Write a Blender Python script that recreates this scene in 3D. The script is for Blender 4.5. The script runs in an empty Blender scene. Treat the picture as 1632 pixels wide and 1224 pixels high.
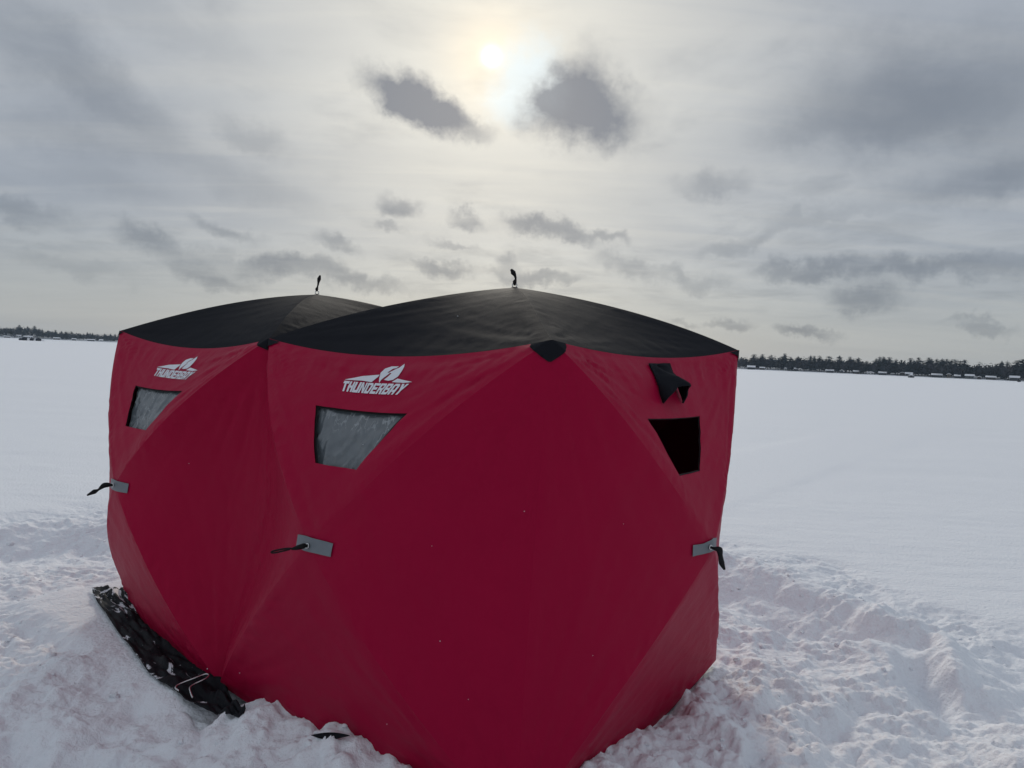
import bpy, math, random
import numpy as np
from mathutils import Vector, Matrix
from mathutils.geometry import delaunay_2d_cdt

# ------------------------------------------------------------------ camera
S = bpy.context.scene
COL = S.collection
R = math.radians
CAM_H = 1.639
pit, rol = R(-2.107), R(2.411)
fw = np.array([0, math.cos(pit), math.sin(pit)])
rt = np.array([1.0, 0, 0]); up = np.cross(rt, fw)
rt, up = math.cos(rol) * rt + math.sin(rol) * up, -math.sin(rol) * rt + math.cos(rol) * up
cam = bpy.data.cameras.new('camera'); camo = bpy.data.objects.new('camera', cam); COL.objects.link(camo)
camo.matrix_world = Matrix(((rt[0], up[0], -fw[0], 0), (rt[1], up[1], -fw[1], 0), (rt[2], up[2], -fw[2], CAM_H), (0, 0, 0, 1)))
cam.sensor_width = 36; cam.lens = 1131.07 / 1632 * 36
cam.clip_start = 0.05; cam.clip_end = 9000
S.camera = camo

# ------------------------------------------------------------------ sky and sun
SUN_EL, SUN_AZ = 22.57, -2.74            # azimuth from +Y towards +X
def direction(az, el):
    a, e = R(az), R(el)
    return Vector((math.sin(a) * math.cos(e), math.cos(a) * math.cos(e), math.sin(e)))
SUN = direction(SUN_AZ, SUN_EL)
# darker cloud puffs: azimuth, elevation, half width, half height (degrees), tilt, strength
CLOUDS = [
    (-8.27, 18.85, 4.54, 2.03, -20.4, 0.96),
    (-3.65, 17.53, 2.65, 1.06, -16.4, 0.6),
    (4.35, 19.45, 4.38, 3.08, -2.4, 0.97),
    (4.61, 22.03, 2.41, 2.12, -2.4, 0.6),
    (8.25, 18.50, 2.89, 2.02, -2.4, 0.4),
    (1.91, 18.34, 1.93, 1.54, 7.6, 0.5),
    (26.16, 19.15, 7.22, 4.33, 12.6, 0.5),
    (32.18, 19.13, 6.74, 4.09, -2.4, 0.52),
    (29.40, 16.81, 9.14, 3.37, -2.4, 0.4),
    (23.44, 16.77, 5.29, 1.35, 2.6, 0.3),
    (34.60, 13.31, 5.78, 1.93, 7.6, 0.55),
    (30.39, 12.70, 6.74, 1.35, 5.6, 0.35),
    (14.73, 13.71, 2.89, 1.16, -2.4, 0.42),
    (-34.10, 18.45, 8.18, 2.89, -27.4, 0.4),
    (-30.12, 16.89, 5.78, 2.17, -32.4, 0.4),
    (-32.62, 13.45, 4.57, 1.25, -5.4, 0.42),
    (-20.27, 15.91, 2.89, 1.25, -14.4, 0.42),
    (-27.93, 21.94, 9.63, 1.44, -12.4, 0.2),
    (-35.14, 8.04, 3.85, 1.06, -10.4, 0.45),
    (-20.61, 12.14, 5.29, 1.44, -16.4, 0.28),
    (-29.62, 10.50, 3.85, 1.44, -12.4, 0.25),
    (-9.34, 11.28, 1.64, 0.96, -10.4, 0.62),
    (-4.13, 11.14, 1.73, 0.82, -12.4, 0.6),
    (-9.67, 9.55, 1.73, 0.48, -7.4, 0.4),
    (0.56, 10.68, 2.41, 0.96, -14.4, 0.6),
    (3.96, 9.97, 2.89, 0.82, -14.4, 0.58),
    (7.21, 9.71, 1.73, 0.48, -8.4, 0.45),
    (-27.41, 7.10, 2.21, 0.96, -12.4, 0.52),
    (-21.73, 8.37, 2.70, 0.67, -10.4, 0.45),
    (-24.74, 5.86, 4.33, 1.06, -10.4, 0.4),
    (-18.66, 6.62, 1.93, 0.77, -6.4, 0.4),
    (-16.81, 5.96, 6.26, 0.96, -6.4, 0.55),
    (-22.81, 4.89, 2.89, 0.87, -2.4, 0.42),
    (-14.53, 7.90, 2.21, 0.63, -10.4, 0.48),
    (-11.08, 5.24, 3.37, 0.67, -5.4, 0.42),
    (-4.88, 8.78, 1.93, 0.48, -12.4, 0.4),
    (-5.96, 6.91, 2.79, 0.87, -8.4, 0.62),
    (-0.73, 8.00, 1.25, 0.77, -2.4, 0.5),
    (1.35, 6.60, 4.57, 0.77, -4.4, 0.58),
    (9.28, 7.58, 3.37, 1.06, -10.4, 0.48),
    (14.14, 6.93, 2.41, 0.77, -6.4, 0.38),
    (17.27, 9.53, 3.37, 0.77, 9.6, 0.35),
    (22.07, 11.03, 4.33, 0.96, 9.6, 0.3),
    (21.41, 7.33, 3.85, 0.82, 0.6, 0.58),
    (28.42, 7.33, 6.26, 0.96, -5.4, 0.6),
    (26.13, 5.59, 2.98, 1.06, -2.4, 0.58),
    (22.29, 3.03, 2.02, 0.48, -2.4, 0.62),
    (16.89, 3.57, 2.12, 0.53, -2.4, 0.5),
    (12.88, 3.61, 1.44, 0.39, -2.4, 0.38),
    (32.90, 3.65, 2.17, 0.43, -2.4, 0.4),
    (34.25, 7.57, 2.89, 0.87, -2.4, 0.35),
    (24.19, 3.31, 1.25, 0.29, -2.4, 0.3),
    (-31.75, 4.74, 4.33, 0.77, -6.4, 0.25),
]
def build_world():
    w = bpy.data.worlds.new('World'); S.world = w; w.use_nodes = True
    nt = w.node_tree; nt.nodes.clear(); L = nt.links
    def N(t, **k):
        n = nt.nodes.new(t)
        for a, b in k.items(): setattr(n, a, b)
        return n
    def inp(n, i, v):
        if isinstance(v, bpy.types.NodeSocket): L.new(v, n.inputs[i])
        else: n.inputs[i].default_value = v
    def M(op, a, b=0.0, c=None, clamp=False):
        n = N('ShaderNodeMath', operation=op, use_clamp=clamp); inp(n, 0, a); inp(n, 1, b)
        if c is not None: inp(n, 2, c)
        return n.outputs[0]
    def V(op, a, b=None, scale=None):
        n = N('ShaderNodeVectorMath', operation=op); inp(n, 0, a)
        if b is not None: inp(n, 1, b)
        if scale is not None: inp(n, 3, scale)
        return n
    def ramp(x, a, b, lo=0.0, hi=1.0, smooth=True):
        n = N('ShaderNodeMapRange', interpolation_type='SMOOTHERSTEP' if smooth else 'LINEAR')
        inp(n, 0, x); inp(n, 1, a); inp(n, 2, b); inp(n, 3, lo); inp(n, 4, hi)
        return n.outputs[0]
    def noise(v, scale, detail, rough=0.55, dist=0.0):
        n = N('ShaderNodeTexNoise'); inp(n, 'Vector', v); n.inputs['Scale'].default_value = scale
        n.inputs['Detail'].default_value = detail; n.inputs['Roughness'].default_value = rough; n.inputs['Distortion'].default_value = dist
        return n
    def mix(f, a, b):
        n = N('ShaderNodeMix', data_type='RGBA'); inp(n, 0, f); inp(n, 6, a); inp(n, 7, b)
        return n.outputs[2]
    def addc(a, b):
        n = N('ShaderNodeMix', data_type='RGBA', blend_type='ADD'); n.inputs[0].default_value = 1.0; inp(n, 6, a); inp(n, 7, b)
        return n.outputs[2]
    tc = N('ShaderNodeTexCoord').outputs['Generated']
    dirn = V('NORMALIZE', tc).outputs[0]
    sep = N('ShaderNodeSeparateXYZ'); L.new(dirn, sep.inputs[0]); z = sep.outputs[2]
    # cloud sheet coordinates: the direction carried onto a level layer
    zz = M('ADD', M('MAXIMUM', z, 0.0), 0.10)
    comb = N('ShaderNodeCombineXYZ'); L.new(M('DIVIDE', sep.outputs[0], zz), comb.inputs[0]); L.new(M('DIVIDE', sep.outputs[1], zz), comb.inputs[1])
    P = comb.outputs[0]
    mp = N('ShaderNodeMapping'); L.new(P, mp.inputs[0]); mp.inputs['Rotation'].default_value = (0, 0, R(24)); mp.inputs['Scale'].default_value = (0.55, 1.0, 1.0)
    n1 = noise(mp.outputs[0], 0.62, 6, 0.52, 0.4).outputs[0]
    n2 = noise(P, 2.3, 7, 0.58, 0.3).outputs[0]
    wisp_m = N('ShaderNodeMapping'); L.new(P, wisp_m.inputs[0]); wisp_m.inputs['Rotation'].default_value = (0, 0, R(-32)); wisp_m.inputs['Scale'].default_value = (0.35, 2.2, 1.0)
    n3 = noise(wisp_m.outputs[0], 1.5, 6, 0.6, 0.6).outputs[0]
    # angle to the sun
    ca = V('DOT_PRODUCT', dirn, tuple(SUN)).outputs['Value']
    ang = M('MULTIPLY', M('ARCCOSINE', M('MINIMUM', ca, 0.999999)), 57.2958)
    def gauss(s): return M('EXPONENT', M('MULTIPLY', M('MULTIPLY', ang, ang), -1.0 / (2 * s * s)))
    g_wide, g_mid, g_tight, g_core = gauss(13.0), gauss(6.0), gauss(2.3), gauss(0.36)
    # thin high sheet
    base = mix(ramp(n1, 0.34, 0.66), (*SHEET_DARK, 1), (*SHEET_LIGHT, 1))
    base = mix(ramp(n3, 0.38, 0.72, 0.0, 0.35), base, (0.46, 0.47, 0.475, 1))
    horizon = ramp(z, 0.0, 0.20, 1.0, 0.0)
    base = mix(M('MULTIPLY', horizon, 0.75), base, (*HORIZON, 1))
    def scaled(col, f):
        n = V('SCALE', col, scale=f); return n.outputs[0]
    glow = addc(scaled((0.345, 0.308, 0.205), g_wide), scaled((0.05, 0.05, 0.04), g_mid))
    glow = addc(glow, scaled((0.24, 0.150, 0.035), g_tight))
    base = scaled(base, M('MULTIPLY_ADD', M('MULTIPLY', z, z), 0.45, 0.97))      # an overcast sky brightens towards the zenith
    sheet = addc(base, glow)
    # low puffs, warped outlines
    wn = noise(dirn, 8.0, 6, 0.62)
    wv = V('SCALE', V('SUBTRACT', wn.outputs['Color'], (0.5, 0.5, 0.5)).outputs[0], scale=0.080).outputs[0]
    wn2 = noise(dirn, 26.0, 5, 0.65)
    wv2 = V('SCALE', V('SUBTRACT', wn2.outputs['Color'], (0.5, 0.5, 0.5)).outputs[0], scale=0.044).outputs[0]
    wd = V('ADD', V('ADD', dirn, wv).outputs[0], wv2).outputs[0]
    trans = None
    for az, el, hw, hh, tilt, st in CLOUDS:
        d = direction(az, el); U = Vector((0, 0, 1)).cross(d); U = -U.normalized(); W = U.cross(d).normalized()
        if W.z < 0: W = -W
        ct, s_ = math.cos(R(tilt)), math.sin(R(tilt))
        U2 = U * ct + W * s_; W2 = -U * s_ + W * ct
        rot = Matrix((U2, W2, U2.cross(W2))).transposed()
        mpn = N('ShaderNodeMapping', vector_type='TEXTURE'); L.new(wd, mpn.inputs[0])
        mpn.inputs['Location'].default_value = d; mpn.inputs['Rotation'].default_value = rot.to_euler('XYZ')
        mpn.inputs['Scale'].default_value = (math.tan(R(hw)), math.tan(R(hh)), 0.6)
        ln = V('LENGTH', mpn.outputs[0]).outputs['Value']
        t = ramp(ln, 0.35, 1.35, 1.0 - st, 1.0) if st > .8 else ramp(ln, 0.08, 1.5, 1.0 - min(st * 1.12, .9), 1.0) if hh < 1.25 else ramp(ln, 0.0, 1.6, 1.0 - st * .78, 1.0)
        trans = t if trans is None else M('MULTIPLY', trans, t)
    puff = M('SUBTRACT', 1.0, trans)
    # general cover of low puffs so the sky goes on the same way all round
    gen = ramp(M('ADD', M('MULTIPLY', n1, 0.5), M('MULTIPLY', n2, 0.5)), 0.44, 0.68, 0.0, 0.36)
    gen = M('MULTIPLY', gen, ramp(z, 0.02, 0.12))
    puff = M('MAXIMUM', puff, gen)
    puff = M('MULTIPLY', puff, ramp(n2, 0.22, 0.60, 0.70, 1.2), clamp=True)
    puff_col = addc((*PUFF, 1), scaled((0.012, 0.012, 0.012), g_wide))
    col = mix(puff, sheet, puff_col)
    # pale break of blue sky beside the sun, then the sun itself seen through thin cloud
    sky = N('ShaderNodeTexSky', sky_type='NISHITA'); sky.sun_disc = False
    sky.sun_elevation = R(SUN_EL); sky.sun_rotation = R(SUN_AZ)
    blue = V('SCALE', sky.outputs[0], scale=0.10).outputs[0]
    dgap = direction(0.35, 20.9)
    gl = V('LENGTH', V('SUBTRACT', wd, tuple(dgap)).outputs[0]).outputs['Value']
    gap = M('MULTIPLY', ramp(gl, 0.015, 0.075, 0.75, 0.0), M('SUBTRACT', 1.0, M('MULTIPLY', puff, 0.9)))
    bluecol = addc(scaled((0.50, 0.66, 0.76), 1.0), scaled((0.12, 0.12, 0.12), M('MULTIPLY', n3, 1.0)))
    col = mix(gap, col, addc(bluecol, scaled(blue, 0.06)))
    col = mix(0.06, col, blue)
    col = addc(col, scaled((1.7, 1.6, 1.4), M('MULTIPLY', g_core, M('SUBTRACT', 1.0, M('MULTIPLY', puff, 0.45)))))
    # below the skyline: snow-bright ground tone
    col = mix(ramp(z, -0.03, -0.005, 1.0, 0.0), col, (0.36, 0.38, 0.41, 1))
    bg = N('ShaderNodeBackground'); L.new(V('SCALE', col, scale=10.0).outputs[0], bg.inputs[0]); bg.inputs[1].default_value = 0.1
    out = N('ShaderNodeOutputWorld'); L.new(bg.outputs[0], out.inputs[0])
SHEET_DARK = (0.275, 0.308, 0.365); SHEET_LIGHT = (0.385, 0.415, 0.455); HORIZON = (0.375, 0.398, 0.405); PUFF = (0.150, 0.175, 0.215)
build_world()
sl = bpy.data.lights.new('sun', 'SUN'); sl.energy = 1.2; sl.angle = R(11); sl.color = (1, 0.93, 0.82)
so = bpy.data.objects.new('sun', sl); COL.objects.link(so); so.rotation_euler = (-SUN).to_track_quat('-Z', 'Y').to_euler()
S.view_settings.view_transform = 'Standard'; S.view_settings.look = 'None'; S.view_settings.gamma = 1
S.view_settings.use_curve_mapping = False; S.view_settings.exposure = 0.10

# ------------------------------------------------------------------ helpers
def tag(o, label=None, cat=None, group=None, kind=None):
    if label: o['label'] = label
    if cat: o['category'] = cat
    if group: o['group'] = group
    if kind: o['kind'] = kind
    return o
def empty(name, loc):
    o = bpy.data.objects.new(name, None); COL.objects.link(o); o.location = loc; o.empty_display_size = 0.1
    return o
def mesh(name, verts, faces, mat, parent=None, smooth=True, mats=None, mat_idx=None):
    me = bpy.data.meshes.new(name)
    me.from_pydata([tuple(map(float, v)) for v in verts], [], [tuple(int(i) for i in f) for f in faces])
    for m in (mats or [mat]): me.materials.append(m)
    if smooth: me.polygons.foreach_set('use_smooth', np.ones(len(me.polygons), bool))
    if mat_idx is not None: me.polygons.foreach_set('material_index', np.array(mat_idx, dtype=np.int32))
    me.update()
    o = bpy.data.objects.new(name, me); COL.objects.link(o)
    if parent is not None:
        o.parent = parent
        o.matrix_parent_inverse = Matrix.Translation(-world_loc(parent))
    return o
def world_loc(o):
    v = Vector((0, 0, 0))
    while o is not None:
        if o.type == 'EMPTY': v += o.location
        o = o.parent if o.type == 'EMPTY' else None
    return v
def fast_mesh(name, co, quads, mat):
    me = bpy.data.meshes.new(name)
    nv, nf = len(co), len(quads); k = quads.shape[1]
    me.vertices.add(nv); me.vertices.foreach_set('co', np.ascontiguousarray(co, np.float32).ravel())
    me.loops.add(nf * k); me.loops.foreach_set('vertex_index', np.ascontiguousarray(quads, np.int32).ravel())
    me.polygons.add(nf); me.polygons.foreach_set('loop_start', np.arange(0, nf * k, k, dtype=np.int32))
    me.polygons.foreach_set('use_smooth', np.ones(nf, bool))
    me.materials.append(mat); me.update(calc_edges=True)
    o = bpy.data.objects.new(name, me); COL.objects.link(o)
    return o
def tube(path, rad, nseg=8, closed=False, rscale=None, flat=1.0):
    """swept tube along a 3D path; flat < 1 squashes it into a strap"""
    P = [Vector(q) for q in path]; n = len(P); V_, F_ = [], []
    prev = None
    for i, q in enumerate(P):
        if closed: t = (P[(i + 1) % n] - P[i - 1])
        else: t = P[min(i + 1, n - 1)] - P[max(i - 1, 0)]
        t.normalize()
        if prev is None:
            a = Vector((0, 0, 1)) if abs(t.z) < 0.9 else Vector((1, 0, 0))
            prev = (a - t * a.dot(t)).normalized()
        prev = (prev - t * prev.dot(t)).normalized(); b = t.cross(prev)
        rr = rad * (rscale[i] if rscale else 1)
        for k in range(nseg):
            an = 2 * math.pi * k / nseg
            V_.append(q + prev * (math.cos(an) * rr) + b * (math.sin(an) * rr * flat))
    for i in range(n if closed else n - 1):
        for k in range(nseg):
            j = (i + 1) % n
            F_.append((i * nseg + k, i * nseg + (k + 1) % nseg, j * nseg + (k + 1) % nseg, j * nseg + k))
    if not closed:
        F_.append(tuple(range(nseg - 1, -1, -1))); F_.append(tuple((n - 1) * nseg + k for k in range(nseg)))
    return V_, F_
def spline(pts, n):
    """Catmull-Rom through the points"""
    P = [np.array(q, float) for q in pts]; P = [2 * P[0] - P[1]] + P + [2 * P[-1] - P[-2]]
    out = []; m = len(P) - 3
    for i in range(n):
        u = i / (n - 1) * m; k = min(int(u), m - 1); t = u - k
        a, b, c, d = P[k:k + 4]
        out.append(0.5 * ((2 * b) + (-a + c) * t + (2 * a - 5 * b + 4 * c - d) * t * t + (-a + 3 * b - 3 * c + d) * t ** 3))
    return out
# gradient noise on arrays
def _hash(ix, iy, seed):
    h = (ix.astype(np.int64) * 374761393 + iy.astype(np.int64) * 668265263 + seed * 1442695041) & 0xFFFFFFFF
    h = ((h ^ (h >> 13)) * 1274126177) & 0xFFFFFFFF
    h = h ^ (h >> 16)
    return h
def perlin(x, y, seed=0):
    x = np.asarray(x, float); y = np.asarray(y, float)
    x0 = np.floor(x); y0 = np.floor(y); fx = x - x0; fy = y - y0
    def g(ix, iy, dx, dy):
        a = _hash(ix, iy, seed) * (2 * np.pi / 4294967296.0)
        return np.cos(a) * dx + np.sin(a) * dy
    u = fx * fx * fx * (fx * (fx * 6 - 15) + 10); v = fy * fy * fy * (fy * (fy * 6 - 15) + 10)
    a = g(x0, y0, fx, fy); b = g(x0 + 1, y0, fx - 1, fy); c = g(x0, y0 + 1, fx, fy - 1); d = g(x0 + 1, y0 + 1, fx - 1, fy - 1)
    return 1.4 * ((a * (1 - u) + b * u) * (1 - v) + (c * (1 - u) + d * u) * v)
def fbm(x, y, oct=4, seed=0, gain=0.5, lac=2.03):
    s = 0; a = 1.0
    for i in range(oct):
        s = s + a * perlin(x, y, seed + i * 17); a *= gain; x = x * lac + 5.2; y = y * lac + 1.3
    return s
def sstep(a, b, x):
    t = np.clip((x - a) / (b - a), 0, 1); return t * t * (3 - 2 * t)

# ------------------------------------------------------------------ materials
def pmat(name, color, rough=0.6, spec=0.4, metal=0.0, bump=None, var=None, sheen=0.0, extra=None):
    m = bpy.data.materials.new(name); m.use_nodes = True; nt = m.node_tree; b = nt.nodes['Principled BSDF']
    b.inputs['Base Color'].default_value = (*color, 1); b.inputs['Roughness'].default_value = rough
    b.inputs['Specular IOR Level'].default_value = spec; b.inputs['Metallic'].default_value = metal
    if sheen: b.inputs['Sheen Weight'].default_value = sheen; b.inputs['Sheen Roughness'].default_value = 0.5
    tc = nt.nodes.new('ShaderNodeTexCoord')
    if var:
        n = nt.nodes.new('ShaderNodeTexNoise'); n.inputs['Scale'].default_value = var[0]; n.inputs['Detail'].default_value = 5
        nt.links.new(tc.outputs['Object'], n.inputs['Vector'])
        mx = nt.nodes.new('ShaderNodeMix'); mx.data_type = 'RGBA'
        mx.inputs[6].default_value = (*[c * (1 - var[1]) for c in color], 1); mx.inputs[7].default_value = (*[min(1, c * (1 + var[1])) for c in color], 1)
        nt.links.new(n.outputs[0], mx.inputs[0]); nt.links.new(mx.outputs[2], b.inputs['Base Color'])
    last = None
    for sc, dist, det, stretch in (bump or []):
        mp = nt.nodes.new('ShaderNodeMapping'); mp.inputs['Scale'].default_value = stretch; nt.links.new(tc.outputs['Object'], mp.inputs[0])
        n = nt.nodes.new('ShaderNodeTexNoise'); n.inputs['Scale'].default_value = sc; n.inputs['Detail'].default_value = det
        nt.links.new(mp.outputs[0], n.inputs['Vector'])
        bp = nt.nodes.new('ShaderNodeBump'); bp.inputs['Distance'].default_value = dist; bp.inputs['Strength'].default_value = 1.0
        nt.links.new(n.outputs[0], bp.inputs['Height'])
        if last: nt.links.new(last, bp.inputs['Normal'])
        last = bp.outputs[0]
    if last: nt.links.new(last, b.inputs['Normal'])
    return m
RED = pmat('red_fabric', (0.325, 0.0010, 0.034), 0.50, 0.10, bump=[(12, 0.0035, 4, (1, 1, 1)), (700, 0.00025, 1, (1, 1, 1))], var=(3, 0.05))
BLACK = pmat('black_fabric', (0.0125, 0.0135, 0.0175), 0.75, 0.05, bump=[(14, 0.0016, 4, (1, 1, 1)), (600, 0.0003, 1, (1, 1, 1))], var=(5, 0.12))
WEB = pmat('black_webbing', (0.007, 0.007, 0.008), 0.7, 0.25, bump=[(400, 0.0005, 2, (1, 1, 1))])
GREYTAPE = pmat('grey_reflective_tape', (0.155, 0.175, 0.195), 0.45, 0.45, bump=[(300, 0.0002, 1, (1, 1, 1))], var=(20, 0.06))
WHITE = pmat('white_print', (0.72, 0.73, 0.78), 0.6, 0.3)
STEEL = pmat('bright_steel', (0.55, 0.55, 0.55), 0.25, 0.5, metal=1.0)
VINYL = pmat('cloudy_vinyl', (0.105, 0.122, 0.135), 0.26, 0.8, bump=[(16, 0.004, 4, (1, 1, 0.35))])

def vinyl_glints(m):
    """painted glints along the creases of the clear plastic, running down and inwards"""
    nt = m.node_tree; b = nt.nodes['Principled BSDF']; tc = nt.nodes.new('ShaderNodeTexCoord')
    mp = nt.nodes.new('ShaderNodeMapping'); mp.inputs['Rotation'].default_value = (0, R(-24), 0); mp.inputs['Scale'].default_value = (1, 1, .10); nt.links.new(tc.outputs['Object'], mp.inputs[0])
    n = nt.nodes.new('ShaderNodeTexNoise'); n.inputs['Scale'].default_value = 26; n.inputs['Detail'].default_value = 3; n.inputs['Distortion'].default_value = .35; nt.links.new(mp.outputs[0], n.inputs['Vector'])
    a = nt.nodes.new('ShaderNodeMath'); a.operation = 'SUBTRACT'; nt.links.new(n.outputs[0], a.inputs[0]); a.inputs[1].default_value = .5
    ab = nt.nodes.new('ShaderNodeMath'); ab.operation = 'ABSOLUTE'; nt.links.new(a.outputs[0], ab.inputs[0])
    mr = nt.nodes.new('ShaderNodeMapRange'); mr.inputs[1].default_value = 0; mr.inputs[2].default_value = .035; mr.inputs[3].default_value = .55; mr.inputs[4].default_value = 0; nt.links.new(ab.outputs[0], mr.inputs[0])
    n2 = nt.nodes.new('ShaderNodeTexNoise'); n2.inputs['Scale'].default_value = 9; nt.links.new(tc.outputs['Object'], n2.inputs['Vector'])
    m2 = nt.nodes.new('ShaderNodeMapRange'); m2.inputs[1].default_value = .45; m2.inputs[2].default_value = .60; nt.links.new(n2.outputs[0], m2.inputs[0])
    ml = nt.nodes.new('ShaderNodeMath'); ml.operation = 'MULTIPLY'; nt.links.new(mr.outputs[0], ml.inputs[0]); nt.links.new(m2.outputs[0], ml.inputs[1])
    mx = nt.nodes.new('ShaderNodeMix'); mx.data_type = 'RGBA'; mx.inputs[6].default_value = (.105, .122, .135, 1); mx.inputs[7].default_value = (.42, .45, .47, 1)  # pale mix colour paints in the light caught along the creases
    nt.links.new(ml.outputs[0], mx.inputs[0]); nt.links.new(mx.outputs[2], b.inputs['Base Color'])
vinyl_glints(VINYL)

#TENTGEO-BEGIN
# ------------------------------------------------------------------ shelter shape (metres)
A3 = lambda *v: np.array(v, float)
Ar, Br, Cr, Er = A3(.131, 2.473, 1.707), A3(-1.221, 3.557, 1.684), A3(1.206, 3.821, 1.732), A3(-2.569, 4.64, 1.709)
Ab, Bb, Cb, Eb = A3(.076, 2.393, -.02), A3(-1.356, 3.386, .0), A3(1.204, 3.91, .0), A3(-2.446, 4.581, .0)
R1, R2 = A3(-.008, 3.689, 2.001), A3(-1.332, 4.772, 2.006)
hAB, hAC, hBE = A3(-.771, 2.76, .874), A3(.87, 2.941, .885), A3(-2.14, 3.842, .856)
back = Cr - Ar; backb = A3(1.09, 1.37, 0)
Fr, Gr = Br + back, Er + back               # far corners above the back wall
Fb, Gb = Bb + backb, Eb + backb
EU = (Br - Ar) * A3(1, 1, 0); EU /= np.linalg.norm(EU); EV = (Cr - Ar) * A3(1, 1, 0); EV /= np.linalg.norm(EV); UP = A3(0, 0, 1)
class Face:
    """hub-style panel face: four corners, a hub pushed out of their plane, bowed poles along the diagonals, edges drawn in"""
    def __init__(s, bl, br, tr, tl, hub, n, e, kk=0.85, flat=(), pillow=0.016, seed=1, wr=1.0):
        s.c = (bl, br, tr, tl); s.n = n; s.D = hub - (bl + br + tr + tl) / 4; s.e = e; s.k = kk; s.flat = flat; s.p = pillow; s.seed = seed; s.wr = wr
    def at(s, x, z, off=0.0, wr=True):
        x = np.atleast_1d(np.asarray(x, float)); z = np.atleast_1d(np.asarray(z, float))
        bl, br, tr, tl = s.c
        a, b = ((1 + x) / 2)[:, None], ((1 + z) / 2)[:, None]
        P = bl * (1 - a) * (1 - b) + br * a * (1 - b) + tr * a * b + tl * (1 - a) * b
        r = np.maximum(np.abs(x), np.abs(z)); rr = np.sqrt(r * r + 0.035 ** 2) - 0.035 * (1 - r); 
        kq = s.k if np.ndim(s.k) else (s.k,) * 4                 # bow of the pole to each corner
        kb = (kq[0] * (1 - x) * (1 - z) + kq[1] * (1 + x) * (1 - z) + kq[2] * (1 + x) * (1 + z) + kq[3] * (1 - x) * (1 + z)) / 4
        prof = (1 - rr) * (1 + kb * rr)
        P = P + s.D * prof[:, None]
        horiz = np.abs(x) >= np.abs(z)
        t = np.where(horiz, z, x) / np.maximum(r, 1e-6); w = 1 - t * t
        bl_ = np.linalg.norm(s.D)
        for name, m in (('r', horiz & (x > 0)), ('l', horiz & (x <= 0)), ('t', ~horiz & (z > 0)), ('b', ~horiz & (z <= 0))):
            ev = s.e[name]
            P = P + np.where(m, w * r * r, 0)[:, None] * ev
            if name in s.flat:
                q = 2 * np.linalg.norm(ev) + bl_ * 1.85
                P = P - s.n * np.where(m, w * q * r * r * (1 - r) * 0.85, 0)[:, None]
        P = P - s.n * (s.p * w * 4 * r * (1 - r) * (0.4 + 0.6 * r))[:, None]
        d = off
        if wr and s.wr: d = d + s.wr * s.wrinkle(x, z, r, t, w)
        return P + s.n * (d if np.ndim(d) else np.full(len(x), d))[:, None]
    def wrinkle(s, x, z, r, t, w):
        h = 0
        for i, (cx, cz) in enumerate(((-1, -1), (1, -1), (1, 1), (-1, 1))):
            dx, dz = x - cx, z - cz; rho = np.hypot(dx, dz); ph = np.arctan2(dz, dx)
            g = fbm(ph * 8, rho * 0.8, 3, s.seed + i * 7); g = 0.55 * g + 0.9 * np.clip(0.42 - np.abs(perlin(ph * 11 + 3, rho * 0.7, s.seed + i * 7 + 3)), 0, 1) ** 1.5
            h = h + 0.0175 * sstep(0.02, 0.28, rho) * np.exp(-rho / 0.62) * g
        for i, (cx, cz) in enumerate(((-1, 1), (1, 1), (1, -1), (-1, -1))):
            dx, dz = x - cx, z - cz; rho = np.hypot(dx, dz); ph = np.arctan2(dz, dx)
            h = h + (.0034 if cz > 0 else .0022) * perlin(ph * 24 + 2 * fbm(x * 1.5, z * 1.5, 2, s.seed), rho * 1.2, s.seed + 120 + i) * sstep(.05, .3, rho) * np.exp(-rho / .8)
        h = h + .0020 * np.exp(-((1 - np.abs(t)) / 0.13) ** 2) * perlin(r * 30, t * 3, s.seed + 140)
        # tension lines across the poles and gathers by the edges
        h = h + 0.0042 * np.exp(-((1 - np.abs(t)) / 0.18) ** 2) * fbm(r * 17, t * 1.5, 2, s.seed + 50) * sstep(0.03, 0.2, r)
        h = h + 0.0065 * np.exp(-((1 - r) / 0.16) ** 2) * fbm(t * 8, r * 2, 3, s.seed + 60) * sstep(0, .12, 1 - r)
        h = h + 0.0062 * np.exp(-((1 - np.abs(t)) / 0.26) ** 2) * sstep(.05, .3, r) * (0.45 - np.abs(perlin(t * 15, r * 1.1 + t * 2, s.seed + 91)))
        h = h + 0.0045 * w * fbm(x * 1.7 + z * 1.1, z * 0.8 - x * 0.6, 3, s.seed + 70)
        return h * sstep(0, 0.03, 1 - r) * (1 - np.exp(-((1 - np.abs(t)) / 0.05) ** 2)) * 1.65
def E4(l, r, t, b): return dict(l=l, r=r, t=t, b=b)
eA, eC, eE = (EU + EV) * .035, (EU - EV) * .03, (EV - EU) * .03
eB = EV * .05; eF = -EV * .05; eG = -(EU + EV) * .03
tAB, tBE, tAC = EV * .015 - UP * .072, EV * .015 - UP * .078, EU * .015 - UP * .052
tCF, tFG, tGE, tBF = -EV * .015 - UP * .07, -EV * .015 - UP * .07, -EU * .015 - UP * .07, -UP * .06
bAB, bBE, bAC = -UP * .05, -EV * .06 - UP * .03, -UP * .06
faceAB = Face(Bb, Ab, Ar, Br, hAB, -EV, E4(eB, eA, tAB, bAB), flat=('l',), seed=3, kk=(.8, .35, 1.45, .85))
faceAC = Face(Ab, Cb, Cr, Ar, hAC, -EU, E4(eA, eC, tAC, bAC), seed=11, kk=(.0, .10, .15, .95))
faceBE = Face(Eb, Bb, Br, Er, hBE, -EV, E4(eE, eB, tBE, bBE), flat=('r',), seed=23, kk=(.45, .85, .95, .75))
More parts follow.
